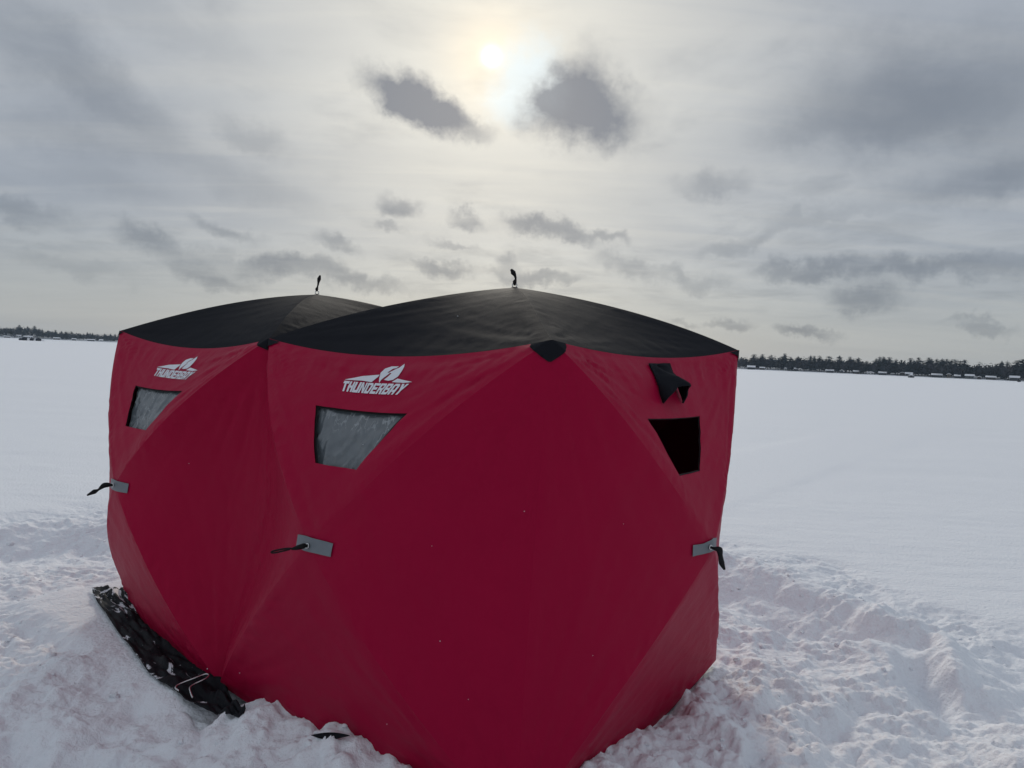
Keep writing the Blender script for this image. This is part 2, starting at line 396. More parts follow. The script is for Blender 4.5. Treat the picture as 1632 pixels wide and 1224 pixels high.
faceCF = Face(Cb, Fb, Fr, Cr, (Cb + Fb + Fr + Cr) / 4 + EV * .22, EV, E4(eC, eF, tCF, -EV * .03), seed=31, kk=0.0)
faceFG = Face(Fb, Gb, Gr, Fr, (Fb + Gb + Gr + Fr) / 4 + EV * .33, EV, E4(eF, eG, tFG, -EV * .03), seed=37)
faceGE = Face(Gb, Eb, Er, Gr, (Gb + Eb + Er + Gr) / 4 + EU * .33, EU, E4(eG, eE, tGE, -EU * .03), seed=41)
roof1 = Face(Br, Ar, Cr, Fr, R1, UP, E4(tBF, tAC, tCF, tAB), kk=(.62, .05, .66, .7), seed=53, pillow=0.012, wr=.4)
roof2 = Face(Er, Br, Fr, Gr, R2, UP, E4(tGE, tBF, tFG, tBE), kk=(.5, .7, .65, .7), seed=59, pillow=0.012, wr=.4)
#TENTGEO-END

# ------------------------------------------------------------------ snow
A2, U2, V2 = Ab[:2], EU[:2], EV[:2]
def ridge(x, y, pts, h, w, wfar=None):
    """soft bank along a polyline"""
    best = np.full(np.shape(x), 1e9)
    for (a, b) in zip(pts[:-1], pts[1:]):
        ax, ay = a; bx, by = b; dx, dy = bx - ax, by - ay
        t = np.clip(((x - ax) * dx + (y - ay) * dy) / (dx * dx + dy * dy), 0, 1)
        best = np.minimum(best, np.hypot(x - ax - t * dx, y - ay - t * dy))
    return h * np.exp(-(best / w) ** 2)
CREST_T = [-.35, -.1, .02, .11, .18, .30, .37, .43, .47, .53, .66, .82, 1.0, 1.25]
CREST_H = [.0, .0, .0, .0, .10, .148, .14, .085, .075, .165, .165, .125, .14, .12]
def snow_height(x, y, fine=True):
    x = np.asarray(x, float); y = np.asarray(y, float)
    wx = x + 0.12 * fbm(x * 1.3, y * 1.3, 3, 901); wy = y + 0.12 * fbm(x * 1.3, y * 1.3, 3, 911)
    u = (wx - A2[0]) * U2[0] + (wy - A2[1]) * U2[1]; v = (wx - A2[0]) * V2[0] + (wy - A2[1]) * V2[1]
    ue = (x - A2[0]) * U2[0] + (y - A2[1]) * U2[1]; ve = (x - A2[0]) * V2[0] + (y - A2[1]) * V2[1]
    rad = np.hypot(x + 0.9, y - 4.0) + 0.55 * fbm(x * 0.55, y * 0.55, 4, 77)
    rad = rad + .22 * sstep(.5, 2.5, x)
    tr = 1 - sstep(4.05, 4.75, rad)                      # trodden ground round the shelter
    inside = sstep(.10, .22, ue) * sstep(.10, .22, ve) * (1 - sstep(3.30, 3.42, ue)) * (1 - sstep(1.50, 1.62, ve))
    # open lake: wind-packed, nearly flat
    far = np.hypot(x, y)
    h = 0.010 * fbm(x * 0.35, y * 0.9, 3, 5) * (1 - sstep(60, 400, far)) + 0.0035 * fbm(x * 2.1, y * 6.0, 3, 9) * (1 - sstep(15, 50, far)) + 0.022 * fbm(x * .10 + 3, y * .33, 4, 19) * sstep(7, 18, far) * (1 - sstep(150, 500, far))
    # trodden ground
    lum = fbm(wx * 0.95, wy * 0.95, 3, 21); boot = np.abs(perlin(wx * 2.6, wy * 2.6, 31)) + 0.5 * np.abs(perlin(wx * 5.3, wy * 5.3, 33))
    soft = sstep(-0.3, 0.5, perlin(x * 0.8, y * 0.8, 41) + (2.9 - y) * 0.25)          # smoother heaps near the front, crumbs behind
    t = -0.045 + 0.034 * lum + 0.075 * (boot - 0.35) * (0.5 + 0.75 * soft)
    if fine:
        def rdg(f, sd): return 0.5 - np.abs(perlin(wx * f + 0.35 * perlin(x * f * .7, y * f * .7, sd + 1), wy * f, sd))
        patch = sstep(-0.35, 0.35, fbm(x * 1.4, y * 1.4, 2, 63))
        cr = 0.022 * rdg(4.1, 201) + 0.018 * rdg(8.3, 211) * (.4 + .6 * patch) + 0.015 * rdg(16.0, 221) * (.3 + .7 * patch) + 0.0085 * rdg(29.0, 231) * (.3 + .7 * patch)
        t = t + (cr - .02) * (1.25 - 0.25 * soft) + 0.008 * fbm(x * 13, y * 13, 4, 51, gain=.6)
    frz = 1 - sstep(3.5, 4.8, y)
    t = t + frz * (0.035 * fbm(wx * 2.1, wy * 2.1, 3, 301) + 0.050 * (np.abs(perlin(wx * 3.4, wy * 3.4, 311)) - .25) - 0.022 * np.clip(.5 - np.abs(perlin(wx * 2.0, wy * 2.0, 321)) * 2.2, 0, 1))
    if fine: t = t + frz * (0.020 * (np.abs(perlin(wx * 8.5, wy * 8.5, 331)) - .25) + 0.012 * (np.abs(perlin(x * 18, y * 18, 341)) - .25) + 0.006 * fbm(x * 30, y * 30, 2, 351))
    h = h + tr * t
    # heaps, banks and hollows
    h = h + ridge(wx, wy, [(1.70, 5.80), (2.13, 5.46), (2.31, 5.19), (2.52, 4.72)], .15, .20)
    h = h + ridge(wx, wy, [(2.42, 4.50), (2.62, 4.25), (2.62, 3.85)], .13, .17) + ridge(wx, wy, [(1.95, 4.35), (2.2, 4.1)], .07, .16)
    h = h - ridge(wx, wy, [(1.66, 5.2), (1.92, 4.75), (2.1, 4.5)], .09, .2) - ridge(wx, wy, [(2.36, 3.86), (2.3, 3.66)], .13, .15)
    h = h + ridge(wx, wy, [(3.0, 3.15), (2.2, 2.6)], .10, .3) - ridge(wx, wy, [(2.7, 3.6), (3.3, 4.1)], .06, .25)
    h = h + ridge(wx, wy, [(-5.2, 5.9), (-4.35, 5.75), (-3.6, 6.3), (-3.0, 6.2)], .11, .3) - ridge(wx, wy, [(-5.0, 5.35), (-4.1, 5.35), (-3.5, 5.6)], .05, .28)
    h = h + ridge(wx, wy, [(-2.2, 3.35), (-1.9, 3.05)], .06, .22) - ridge(wx, wy, [(-1.62, 2.75), (-1.45, 2.5)], .06, .14)
    h = h - ridge(wx, wy, [(-2.0, 2.75), (-1.75, 2.6)], .05, .2) + ridge(wx, wy, [(-1.6, 2.35), (-.9, 2.4)], .05, .2)
    skz = sstep(1.55, 1.8, ue) * (1 - sstep(3.6, 3.85, ue)) * sstep(-.50, -.30, ve)
    h = h * (1 - .8 * skz) + .012 * skz
    # snow shovelled up against the walls
    u = .65 * ue + .35 * u; v = .65 * ve + .35 * v
    tt = 1 - u / 1.74
    crest = np.interp(tt, CREST_T, CREST_H) * (1 - sstep(1.75, 1.95, u))
    vv = -v
    front = crest * np.where(vv < 0.10, np.exp(-((vv - 0.10) / 0.16) ** 2), np.exp(-((vv - 0.10) / 0.34) ** 2)) * sstep(-0.35, -0.1, u) * sstep(-.3, -.12, -ve + .08)
    sidec = np.interp(v, [-.5, -.1, .2, .8, 1.3, 1.62, 1.9, 2.3], [.07, .16, .15, .14, .08, .035, .06, .03]); uu = -u
    side = sidec * np.where(uu < 0.08, np.exp(-((uu - 0.08) / 0.16) ** 2), np.exp(-((uu - 0.08) / 0.52) ** 2)) * sstep(-.5, -.2, v) * (1 - sstep(2.0, 2.5, v))
    bankn = 1 + (0.13 * fbm(x * 3.6, y * 3.6, 4, 71) if fine else 0)
    h = h + np.maximum(front, side) * bankn
    if fine:
        near = np.maximum(front, side) > 0.02
        h = h + np.where(near, 0.010 * fbm(x * 11, y * 11, 4, 83, gain=.65) + 0.018 * (np.abs(perlin(x * 8, y * 8, 87)) - .2) + 0.010 * (np.abs(perlin(x * 19, y * 19, 89)) - .2), 0)
    h = h * (1 - inside) + inside * 0.02
    return h
def axis(fine_a, fine_b, step, lo, hi, grow):
    c = list(np.arange(fine_a, fine_b, step)); s = step
    while c[-1] < hi: s *= grow; c.append(c[-1] + s)
    s = step; pre = []; q = fine_a
    while q > lo: s *= grow; q -= s; pre.append(q)
    return np.array(pre[::-1] + c)
def build_snow():
    m = pmat('snow', (0.835, 0.86, 0.90), 0.72, 0.2, bump=[(5, 0.008, 5, (1, 1, 1)), (42, 0.011, 6, (1, 1, 1)), (190, 0.0028, 3, (1, 1, 1))])
    xs = axis(-4.6, 3.9, 0.0125, -1400, 1400, 1.035); ys = axis(2.3, 6.6, 0.0115, -140, 1600, 1.028)
    X, Y = np.meshgrid(xs, ys); H = snow_height(X, Y)
    ny, nx = X.shape
    I = np.arange(nx * ny).reshape(ny, nx)
    q = np.stack([I[:-1, :-1], I[:-1, 1:], I[1:, 1:], I[1:, :-1]], -1).reshape(-1, 4)
    o = fast_mesh('snow_ground', np.stack([X.ravel(), Y.ravel(), H.ravel()], 1), q, m)
    tag(o, kind='structure'); return m
SNOW = build_snow()

# ------------------------------------------------------------------ the shelter
tent = tag(empty('ice_shelter', (-.65, 4.0, 0)), 'dark red pop-up ice fishing shelter with two black peaked roofs on the snow', 'ice shelter')
def inside_poly(px, pz, poly):
    c = np.zeros(len(px), bool); n = len(poly)
    for i in range(n):
        (x1, z1), (x2, z2) = poly[i], poly[(i + 1) % n]
        if z1 == z2: continue
        c ^= ((z1 > pz) != (z2 > pz)) & (px < (x2 - x1) * (pz - z1) / (z2 - z1) + x1)
    return c
def subdiv(poly, step):
    out = []
    for (a, b) in zip(poly, poly[1:] + poly[:1]):
        n = max(1, int(math.hypot(b[0] - a[0], b[1] - a[1]) / step))
        out += [(a[0] + (b[0] - a[0]) * i / n, a[1] + (b[1] - a[1]) * i / n) for i in range(n)]
    return out
def cdt_fill(outer, holes=(), step=0.02):
    rings = [subdiv(list(outer), step)] + [subdiv(list(h_), step) for h_ in holes]
    pts, edges = [], []
    for rg in rings:
        k = len(pts); pts += rg; edges += [(k + i, k + (i + 1) % len(rg)) for i in range(len(rg))]
    o = np.array(outer); g = np.arange(0, 1, 1)
    xs = np.arange(o[:, 0].min() + step / 2, o[:, 0].max(), step); zs = np.arange(o[:, 1].min() + step / 2, o[:, 1].max(), step)
    gx, gz = np.meshgrid(xs, zs); gx = gx + (np.arange(len(zs)) % 2)[:, None] * step * .5; gx, gz = gx.ravel(), gz.ravel()
    ok = inside_poly(gx, gz, list(outer))
    for h_ in holes: ok &= ~inside_poly(gx, gz, list(h_))
    bd = np.array(pts); gx, gz = gx[ok], gz[ok]
    if len(gx):
        dmin = np.min(np.hypot(gx[:, None] - bd[None, :, 0], gz[:, None] - bd[None, :, 1]), 1); keep = dmin > step * .45
        pts = pts + list(zip(gx[keep], gz[keep]))
    r = delaunay_2d_cdt([Vector(q) for q in pts], edges, [], 0, 1e-7)
    v = np.array([tuple(q) for q in r[0]]); f = np.array([tuple(t) for t in r[2]])
    c = v[f].mean(1); ok = inside_poly(c[:, 0], c[:, 1], list(outer))
    for h_ in holes: ok &= ~inside_poly(c[:, 0], c[:, 1], list(h_))
    return v, f[ok]
TRI = {'t': ((0, 0), (1, 1), (-1, 1)), 'r': ((0, 0), (1, -1), (1, 1)), 'b': ((0, 0), (-1, -1), (1, -1)), 'l': ((0, 0), (-1, 1), (-1, -1))}
def tri_grid(n):
    P, F = [], []
    for i in range(n + 1):
        for j in range(i + 1): P.append((i / n, 0 if i == 0 else -1 + 2 * j / i))
    id_ = lambda i, j: i * (i + 1) // 2 + j
    for i in range(n):
        for j in range(i + 1):
            F.append((id_(i, j), id_(i + 1, j), id_(i + 1, j + 1)))
            if j < i: F.append((id_(i, j), id_(i + 1, j + 1), id_(i, j + 1)))
    return np.array(P), np.array(F)
GRIDS = {n: tri_grid(n) for n in (64, 14)}
def panel(face, k, mat, name, n=64, hole=None):
    a, b = TRI[k][1], TRI[k][2]
    if hole is None:
        P, F = GRIDS[n]; r, s = P[:, 0], P[:, 1]
        x = r * ((a[0] + b[0]) / 2 + s * (b[0] - a[0]) / 2); z = r * ((a[1] + b[1]) / 2 + s * (b[1] - a[1]) / 2)
    else:
        v, F = cdt_fill(TRI[k], [hole], 0.016); x, z = v[:, 0], v[:, 1]
    return mesh(name, face.at(x, z), F, mat, tent)
WIN_AB = [(-.273, .667), (.399, .667), (.204, .377), (-.092, .375)]
WIN_BE = [(-.262, .660), (.432, .665), (.235, .384), (-.10, .380)]
WIN_AC = [(-.423, .664), (.178, .651), (.004, .373), (-.253, .377)]
for fc, hole, n in ((faceAB, WIN_AB, 64), (faceAC, WIN_AC, 64), (faceBE, WIN_BE, 64), (faceCF, None, 14), (faceFG, None, 14), (faceGE, None, 14)):
    for k in 'trbl':
        panel(fc, k, RED, 'wall_panel', n, hole if k == 't' else None)
for fc in (roof1, roof2):
    for k in 'trbl': panel(fc, k, BLACK, 'roof_panel', 64)

def decal(name, face, polys, off, mat, parent=tent, step=0.02, extra=None):
    V_, F_ = [], []
    for poly in polys:
        v, f = cdt_fill(poly, (), step); k = len(V_)
        d = off + (extra(v[:, 0], v[:, 1]) if extra else 0)
        V_ += list(face.at(v[:, 0], v[:, 1], d)); F_ += [tuple(t + k) for t in f]
    return mesh(name, V_, F_, mat, parent)
def grow(poly, d):
    c = np.mean(poly, 0); n = len(poly); out = []
    for i in range(n):
        p0, p1, p2 = np.array(poly[i - 1]), np.array(poly[i]), np.array(poly[(i + 1) % n])
        e1 = (p1 - p0) / np.linalg.norm(p1 - p0); e2 = (p2 - p1) / np.linalg.norm(p2 - p1)
        n1 = np.array((e1[1], -e1[0])); n2 = np.array((e2[1], -e2[0]))
        if n1 @ (p1 - c) < 0: n1, n2 = -n1, -n2
        b = (n1 + n2) / (1 + n1 @ n2); out.append(tuple(p1 + b * d))
    return out
def ring(name, face, outer, inner, off, mat, parent):
    v, f = cdt_fill(outer, [inner], 0.03); return mesh(name, face.at(v[:, 0], v[:, 1], off), f, mat, parent)
def vinyl_wrinkle(seed, top, bot):
    def fn(x, z):
        s_ = (x - (-.09)) / (1 + (z - .375) * 1.6); q = fbm(s_ * 7, z * 1.4, 2, seed); q2 = 1 - np.abs(perlin(s_ * 11 + .3 * np.sin(z * 9), z * 2.2, seed + 4))
        return 0.004 * q + 0.032 * np.clip(q2 - .76, 0, 1) * (fbm(x * 5, z * 5, 2, seed + 6) > -.15) + 0.0032 * fbm(x * 22 + z * 9, z * 13, 3, seed + 8, gain=.6)
    return fn
for fc, win, sd in ((faceAB, WIN_AB, 5), (faceBE, WIN_BE, 15)):
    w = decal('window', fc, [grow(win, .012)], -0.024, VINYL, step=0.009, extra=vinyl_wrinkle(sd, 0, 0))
    # dark fastening tape round the inside of the opening, showing along the top and the outer side
    xs_ = np.array(win); inn = [tuple(q) for q in (xs_ + np.array([(.016, -.013), (-.03, -.013), (-.003, -.003), (.014, -.003)]))]
    if fc is faceBE: inn = [tuple(q) for q in (xs_ + np.array([(.006, -.012), (-.02, -.012), (-.002, -.002), (.004, -.002)]))]
    ring('window_frame', fc, grow(win, .03), inn, -0.007, WEB, w)
ring('window_frame', faceAC, grow(WIN_AC, .016), grow(WIN_AC, -.006), -0.005, WEB, tent)

# lettering and emblem on the two front walls
GL = {  # glyphs as butted convex pieces in a unit box
 'T': [[(0, .76), (1, .76), (1, 1), (0, 1)], [(.34, 0), (.66, 0), (.66, .76), (.34, .76)]],
 'H': [[(0, 0), (.33, 0), (.33, 1), (0, 1)], [(.67, 0), (1, 0), (1, 1), (.67, 1)], [(.33, .4), (.67, .4), (.67, .62), (.33, .62)]],
 'U': [[(0, 0), (.33, 0), (.33, 1), (0, 1)], [(.67, 0), (1, 0), (1, 1), (.67, 1)], [(.33, 0), (.67, 0), (.67, .24), (.33, .24)]],
 'N': [[(0, 0), (.3, 0), (.3, 1), (0, 1)], [(.7, 0), (1, 0), (1, 1), (.7, 1)], [(.3, .58), (.7, 0), (.7, .42), (.3, 1)]],
 'D': [[(0, 0), (.33, 0), (.33, 1), (0, 1)], [(.33, .78), (1, .78), (.82, 1), (.33, 1)], [(.33, 0), (.82, 0), (1, .22), (.33, .22)], [(.68, .22), (1, .22), (1, .78), (.68, .78)]],
 'E': [[(0, 0), (.36, 0), (.36, 1), (0, 1)], [(.36, .78), (1, .78), (1, 1), (.36, 1)], [(.36, .39), (.88, .39), (.88, .61), (.36, .61)], [(.36, 0), (1, 0), (1, .22), (.36, .22)]],
 'R': [[(0, 0), (.34, 0), (.34, 1), (0, 1)], [(.34, .8), (1, .8), (.86, 1), (.34, 1)], [(.34, .38), (.86, .38), (1, .56), (.34, .56)], [(.7, .56), (1, .56), (1, .8), (.7, .8)], [(.66, 0), (1, 0), (.86, .38), (.5, .38)]],
 'B': [[(0, 0), (.34, 0), (.34, 1), (0, 1)], [(.34, .8), (1, .8), (.86, 1), (.34, 1)], [(.34, .42), (.9, .42), (.9, .6), (.34, .6)], [(.34, 0), (.86, 0), (1, .2), (.34, .2)], [(.7, .6), (1, .6), (1, .8), (.7, .8)], [(.7, .2), (1, .2), (1, .42), (.7, .42)]],
 'A': [[(0, 0), (.34, 0), (.34, .82), (.2, 1), (0, .82)], [(.66, 0), (1, 0), (1, .82), (.8, 1), (.66, .82)], [(.34, .24), (.66, .24), (.66, .44), (.34, .44)], [(.34, .8), (.66, .8), (.66, .82), (.8, 1), (.2, 1), (.34, .82)]],
 'Y': [[(0, 1), (.34, 1), (.5, .68), (.5, .46), (.34, .38)], [(.66, 1), (1, 1), (.66, .38), (.5, .46), (.5, .68)], [(.34, 0), (.66, 0), (.66, .38), (.5, .46), (.34, .38)]]}
EMBLEM = [
 [(-.182, .836), (-.059, .868), (.059, .881), (.056, .867), (.036, .834), (-.05, .839), (-.142, .836)],
 [(.177, .839), (.203, .860), (.314, .839), (.255, .834)],
 [(.092, .832), (.069, .860), (.058, .893), (.067, .920), (.096, .934), (.144, .936), (.138, .923), (.122, .920), (.104, .896), (.122, .893), (.098, .860), (.094, .849)],
 [(.112, .851), (.132, .891), (.115, .896), (.135, .914), (.156, .927), (.168, .952), (.185, .933), (.197, .904), (.197, .873), (.176, .852), (.144, .846)]]
def logo(face, mp):
    """white name and emblem printed on a wall; mp carries the first wall's coordinates to this one"""
    lg = decal('logo', face, [[mp(*q) for q in poly] for poly in EMBLEM], 0.0035, WHITE, step=0.016)
    text = 'THUNDERBAY'; n = len(text); adv = 1.0 / n
    bl, br, tr_, tl = (np.array(q) for q in ((-.158, .767), (.285, .767), (.302, .829), (-.176, .829)))
    polys = []
    shear = 0.055
    for i, ch in enumerate(text):
        for poly in GL[ch]:
            pq = []
            for (gx, gz) in poly:
                s_ = (i + 0.04 + gx * 0.92) * adv
                b = bl + (br - bl) * s_; t_ = tl + (tr_ - tl) * s_
                q = b + (t_ - b) * gz
                pq.append(mp(float(q[0]) + 0.0 * shear * gz, float(q[1])))
            polys.append(pq)
    decal('lettering', face, polys, 0.0035, WHITE, lg, step=0.03)
logo(faceAB, lambda x, z: (x, z))
logo(faceBE, lambda x, z: (-.124 + (x + .158) * 1.118, .757 + (z - .767) * 0.98 - (x + .158) * .02))

# black reinforcing patches over the roof corners
def corner_patch(pieces):
    V_, F_ = [], []
    for face, poly in pieces:
        v, f = cdt_fill(poly, (), 0.012); k = len(V_)
        V_ += list(face.at(v[:, 0], v[:, 1], 0.008)); F_ += [tuple(t + k) for t in f]
    f1, f2 = pieces[0][0], pieces[1][0]
    side = 1 if max(q[0] for q in pieces[0][1]) > .5 else -1     # close the patch across the wall corner
    zs = np.linspace(min(q[1] for q in pieces[0][1] if abs(q[0]) == 1), 1, 9); k = len(V_)
    a_, b_ = f1.at(np.full(9, side), zs, .008), f2.at(np.full(9, -side), zs, .008)
    V_ += list(a_) + list(b_); F_ += [(k + i, k + i + 1, k + 10 + i, k + 9 + i) for i in range(8)]
    return mesh('corner_patch', V_, F_, BLACK, tent)
corner_patch([(faceAB, [(.902, 1.0), (.910, .982), (1.0, .912), (1.0, 1.0)]), (faceAC, [(-1, 1), (-1.0, .912), (-.945, .955), (-.912, .985), (-.908, 1.0)])])
corner_patch([(faceAB, [(-1, 1), (-1.0, .93), (-.93, .965), (-.89, 1.0)]), (faceBE, [(1, 1), (.90, 1.0), (.94, .96), (1.0, .93)])])
corner_patch([(faceAC, [(1, 1), (.86, 1.0), (.93, .97), (1.0, .925)]), (faceCF, [(-1, 1), (-1, .93), (-.9, 1)])])
corner_patch([(faceBE, [(-1, 1), (-1, .95), (-.93, 1)]), (faceGE, [(1, 1), (.93, 1), (1, .94)])])

# grey tape patches with eyelets and pull cords at the wall hubs
def hub_patch(face, poly, eye, cord, rs, rad=.0065, loop=None, ln=1.0):
    hp = decal('hub_patch', face, [poly], 0.006, GREYTAPE, step=0.03)
    c = face.at([eye[0]], [eye[1]], 0.010)[0]
    e1 = face.at([eye[0] + .01], [eye[1]], .010)[0] - c; e1 /= np.linalg.norm(e1); e2 = face.at([eye[0]], [eye[1] + .01], .010)[0] - c; e2 /= np.linalg.norm(e2)
    V_, F_ = tube([c + e1 * .0085 * math.cos(a) + e2 * .0085 * math.sin(a) for a in np.linspace(0, 2 * math.pi, 17)[:-1]], .0035, 6, True)
    mesh('eyelet', V_, F_, STEEL, hp)
    pts = [c + np.array(q) * ln for q in cord]
    V_, F_ = tube(spline(pts, 30), rad, 8, rscale=list(np.interp(np.linspace(0, 1, 30), np.linspace(0, 1, len(rs)), rs)), flat=.45)
    if loop:
        p2 = [c + np.array(q) * ln for q in loop]; v2, f2 = tube(spline(p2, 36), .0035, 6); k = len(V_); V_ += v2; F_ += [tuple(i + k for i in t) for t in f2]
    mesh('pull_cord', V_, F_, WEB, hp)
PATCH = [(-.083, .032), (-.02, .038), (.156, .034), (.149, -.027), (-.02, -.030), (-.09, -.022)]
hub_patch(faceAB, PATCH, (.009, -.002), [(0, 0, 0), (-.012, -.020, .004), (-.040, -.045, .0), (-.062, -.055, -.004)], [.8, 1.9, 1.5, .7], .006,
          loop=[(-.050, -.050, -.002), (-.085, -.050, -.003), (-.125, -.045, -.012), (-.160, -.050, -.022), (-.152, -.052, -.028), (-.110, -.052, -.018), (-.07, -.053, -.006)], ln=.78)
hub_patch(faceBE, [(-.085, .030), (-.02, .036), (.155, .030), (.150, -.030), (-.02, -.032), (-.085, -.025)], (.0, .0),
          [(0, 0, 0), (-.03, -.015, .004), (-.055, -.03, .0), (-.085, -.05, -.03), (-.11, -.065, -.045), (-.155, -.085, -.072)], [.7, 2.0, 2.2, .8, 2.0, .6], ln=.68)
hub_patch(faceAC, [(-.172, .041), (-.102, .037), (-.006, .046), (.03, .04), (.03, -.02), (-.003, -.015), (-.09, -.016), (-.167, -.014)], (-.052, .011),
          [(0, 0, 0), (.010, -.016, .0), (.030, -.020, -.004), (.038, -.014, -.030), (.046, -.010, -.060), (.060, -.008, -.088)], [.6, 1.0, 2.2, 1.5, 1.9, .7])

# webbing loops on the two roof hubs
def roof_toggle(face, lean):
    c = face.at([0], [0], 0.0)[0]
    V_, F_ = tube([c + A3(.012 * math.cos(a), .004, .014 + .012 * math.sin(a)) for a in np.linspace(0, 2 * math.pi, 17)[:-1]], .0028, 6, True)
    rg = mesh('roof_toggle', *tube(spline([c + A3(*q) for q in lean], 26), .009, 8, rscale=list(np.interp(np.linspace(0, 1, 26), np.linspace(0, 1, 6), [.6, 1.2, .55, .8, 1.5, .6])), flat=.5), WEB, tent)
    mesh('toggle_ring', V_, F_, STEEL, rg)
    cap = [(face.at([math.cos(a) * .022], [math.sin(a) * .022], .003)[0]) for a in np.linspace(0, 2 * math.pi, 13)[:-1]]
    mesh('hub_cap', cap + [c + A3(0, 0, .006)], [(i, (i + 1) % 12, 12) for i in range(12)], WEB, rg)
roof_toggle(roof1, [(0, 0, .012), (.000, 0, .030), (.004, 0, .045), (.000, 0, .062), (-.010, 0, .078), (-.022, 0, .095)])
roof_toggle(roof2, [(0, 0, .022), (-.001, 0, .036), (.004, 0, .055), (.008, 0, .080), (.012, 0, .105), (.019, 0, .130)])

# vent sleeve on the right wall: flat flap at the top, drooping open hood below
def vent():
    n, rows = 21, 18; V_, F_ = [], []
    for j in range(rows):
        t = j / (rows - 1)
        for i in range(n):
            s_ = i / (n - 1); arch = math.sin(math.pi * s_) ** .5 if 0 < s_ < 1 else 0
            x0, z0 = -.185 + .235 * s_, .960 + .006 * s_
            x1, z1 = -.206 + .225 * s_ + .03 * arch * (s_ - .3), .742 - .006 * s_ + .108 * arch
            e = t ** 1.1
            x, z = x0 + (x1 - x0) * t, z0 + (z1 - z0) * t
            lift = float(sstep(.18, 1.0, t)) * arch * .088
            fold = (.010 * math.sin(s_ * 11 - t * 5) + .010 * float(fbm(np.array([s_ * 3]), np.array([t * 4]), 2, 5)[0])) * arch * float(sstep(0, .2, t))
            V_.append(faceAC.at([x], [z], .006 + lift + fold)[0])
    for j in range(rows - 1):
        for i in range(n - 1):
            a = j * n + i; F_.append((a, a + 1, a + n + 1, a + n))
    v = mesh('vent_sleeve', V_, F_, BLACK, tent)
    so_ = v.modifiers.new('thick', 'SOLIDIFY'); so_.thickness = .004
    rim = V_[-n:]
    mesh('vent_rim', *tube(rim, .005, 6), BLACK, v)
vent()

# skirt: black flap lying on the snow on the left, and a tip of it showing through the bank in front
def skirt(inner, outer, seed, name='skirt', lift=.012, mat=None, fs=1.0, slim=0.0):
    n, m = 120, 22
    I_, O_ = spline([(*q, 0) for q in inner], n), spline([(*q, 0) for q in outer], n)
    I_, O_ = np.array(I_), np.array(O_)
    O_ = I_ + (O_ - I_) * (1 - slim * np.sin(np.pi * np.linspace(0, 1, n)) ** .7)[:, None]
    t = np.linspace(0, 1, m)[None, :, None]; P = I_[:, None, :] * (1 - t) + O_[:, None, :] * t
    P = P.reshape(-1, 3); a = np.repeat(np.linspace(0, 1, n), m); b = np.tile(np.linspace(0, 1, m), n)
    h = snow_height(P[:, 0], P[:, 1], fine=False)
    # cloth bridges the small hollows
    fold = .022 * fs * fbm(a * 9 * fs + b * 2.5, b * 4.2 + a * 2, 4, seed) + .030 * fs * np.abs(perlin(a * 7 * fs - b * 2, b * 3.5, seed + 3)) + .010 * fs * np.abs(perlin(a * 26 * fs + b * 3, b * 6, seed + 5)) + .02 * np.exp(-((b) / .12) ** 2) * (a * 0 + 1)
    P[:, 2] = np.maximum(h, -.02) + lift + fold * (0.35 + 0.65 * np.sin(np.pi * np.clip(b * .9 + .05, 0, 1)))
    F_ = [(i * m + j, (i + 1) * m + j, (i + 1) * m + j + 1, i * m + j + 1) for i in range(n - 1) for j in range(m - 1)]
    o = mesh(name, P, F_, mat or SKIRT, tent)
    sm = o.modifiers.new('thick', 'SOLIDIFY'); sm.thickness = .003
    return o
def skirt_material():
    m = pmat('snow_dusted_black_fabric', (0.010, 0.011, 0.014), 0.6, 0.10, bump=[(14, .006, 4, (1, 1, 1)), (70, .002, 3, (1, 1, 1))])
    nt = m.node_tree; b = nt.nodes['Principled BSDF']; tc = nt.nodes.new('ShaderNodeTexCoord')
    def nz(s_, d, r_=.6, dist=0):
        n = nt.nodes.new('ShaderNodeTexNoise'); n.inputs['Scale'].default_value = s_; n.inputs['Detail'].default_value = d; n.inputs['Roughness'].default_value = r_; n.inputs['Distortion'].default_value = dist
        mp = nt.nodes.new('ShaderNodeMapping'); mp.vector_type = 'TEXTURE'; mp.inputs['Rotation'].default_value = (0, 0, R(-47)); mp.inputs['Scale'].default_value = (2.2, .8, 1)
        nt.links.new(tc.outputs['Object'], mp.inputs[0]); nt.links.new(mp.outputs[0], n.inputs['Vector']); return n.outputs[0]
    mm = nt.nodes.new('ShaderNodeMath'); mm.operation = 'MULTIPLY_ADD'; nt.links.new(nz(2.6, 2), mm.inputs[0]); mm.inputs[1].default_value = .55; nt.links.new(nz(8, 6, .60, 1.6), mm.inputs[2])
    mr = nt.nodes.new('ShaderNodeMapRange'); mr.inputs[1].default_value = .915; mr.inputs[2].default_value = .945
    sp = nt.nodes.new('ShaderNodeSeparateXYZ'); nt.links.new(tc.outputs['Object'], sp.inputs[0])
    up_ = nt.nodes.new('ShaderNodeMapRange'); up_.inputs[1].default_value = 4.0; up_.inputs[2].default_value = 4.45; up_.inputs[4].default_value = .10; nt.links.new(sp.outputs[1], up_.inputs[0])   # more snow has blown over the far end
    ad = nt.nodes.new('ShaderNodeMath'); nt.links.new(mm.outputs[0], ad.inputs[0]); nt.links.new(up_.outputs[0], ad.inputs[1])
    nt.links.new(ad.outputs[0], mr.inputs[0])
    mx = nt.nodes.new('ShaderNodeMix'); mx.data_type = 'RGBA'; mx.inputs[6].default_value = (.010, .011, .014, 1); mx.inputs[7].default_value = (.62, .64, .68, 1)
    nt.links.new(mr.outputs[0], mx.inputs[0]); nt.links.new(mx.outputs[2], b.inputs['Base Color'])
    return m
SKIRT = skirt_material()
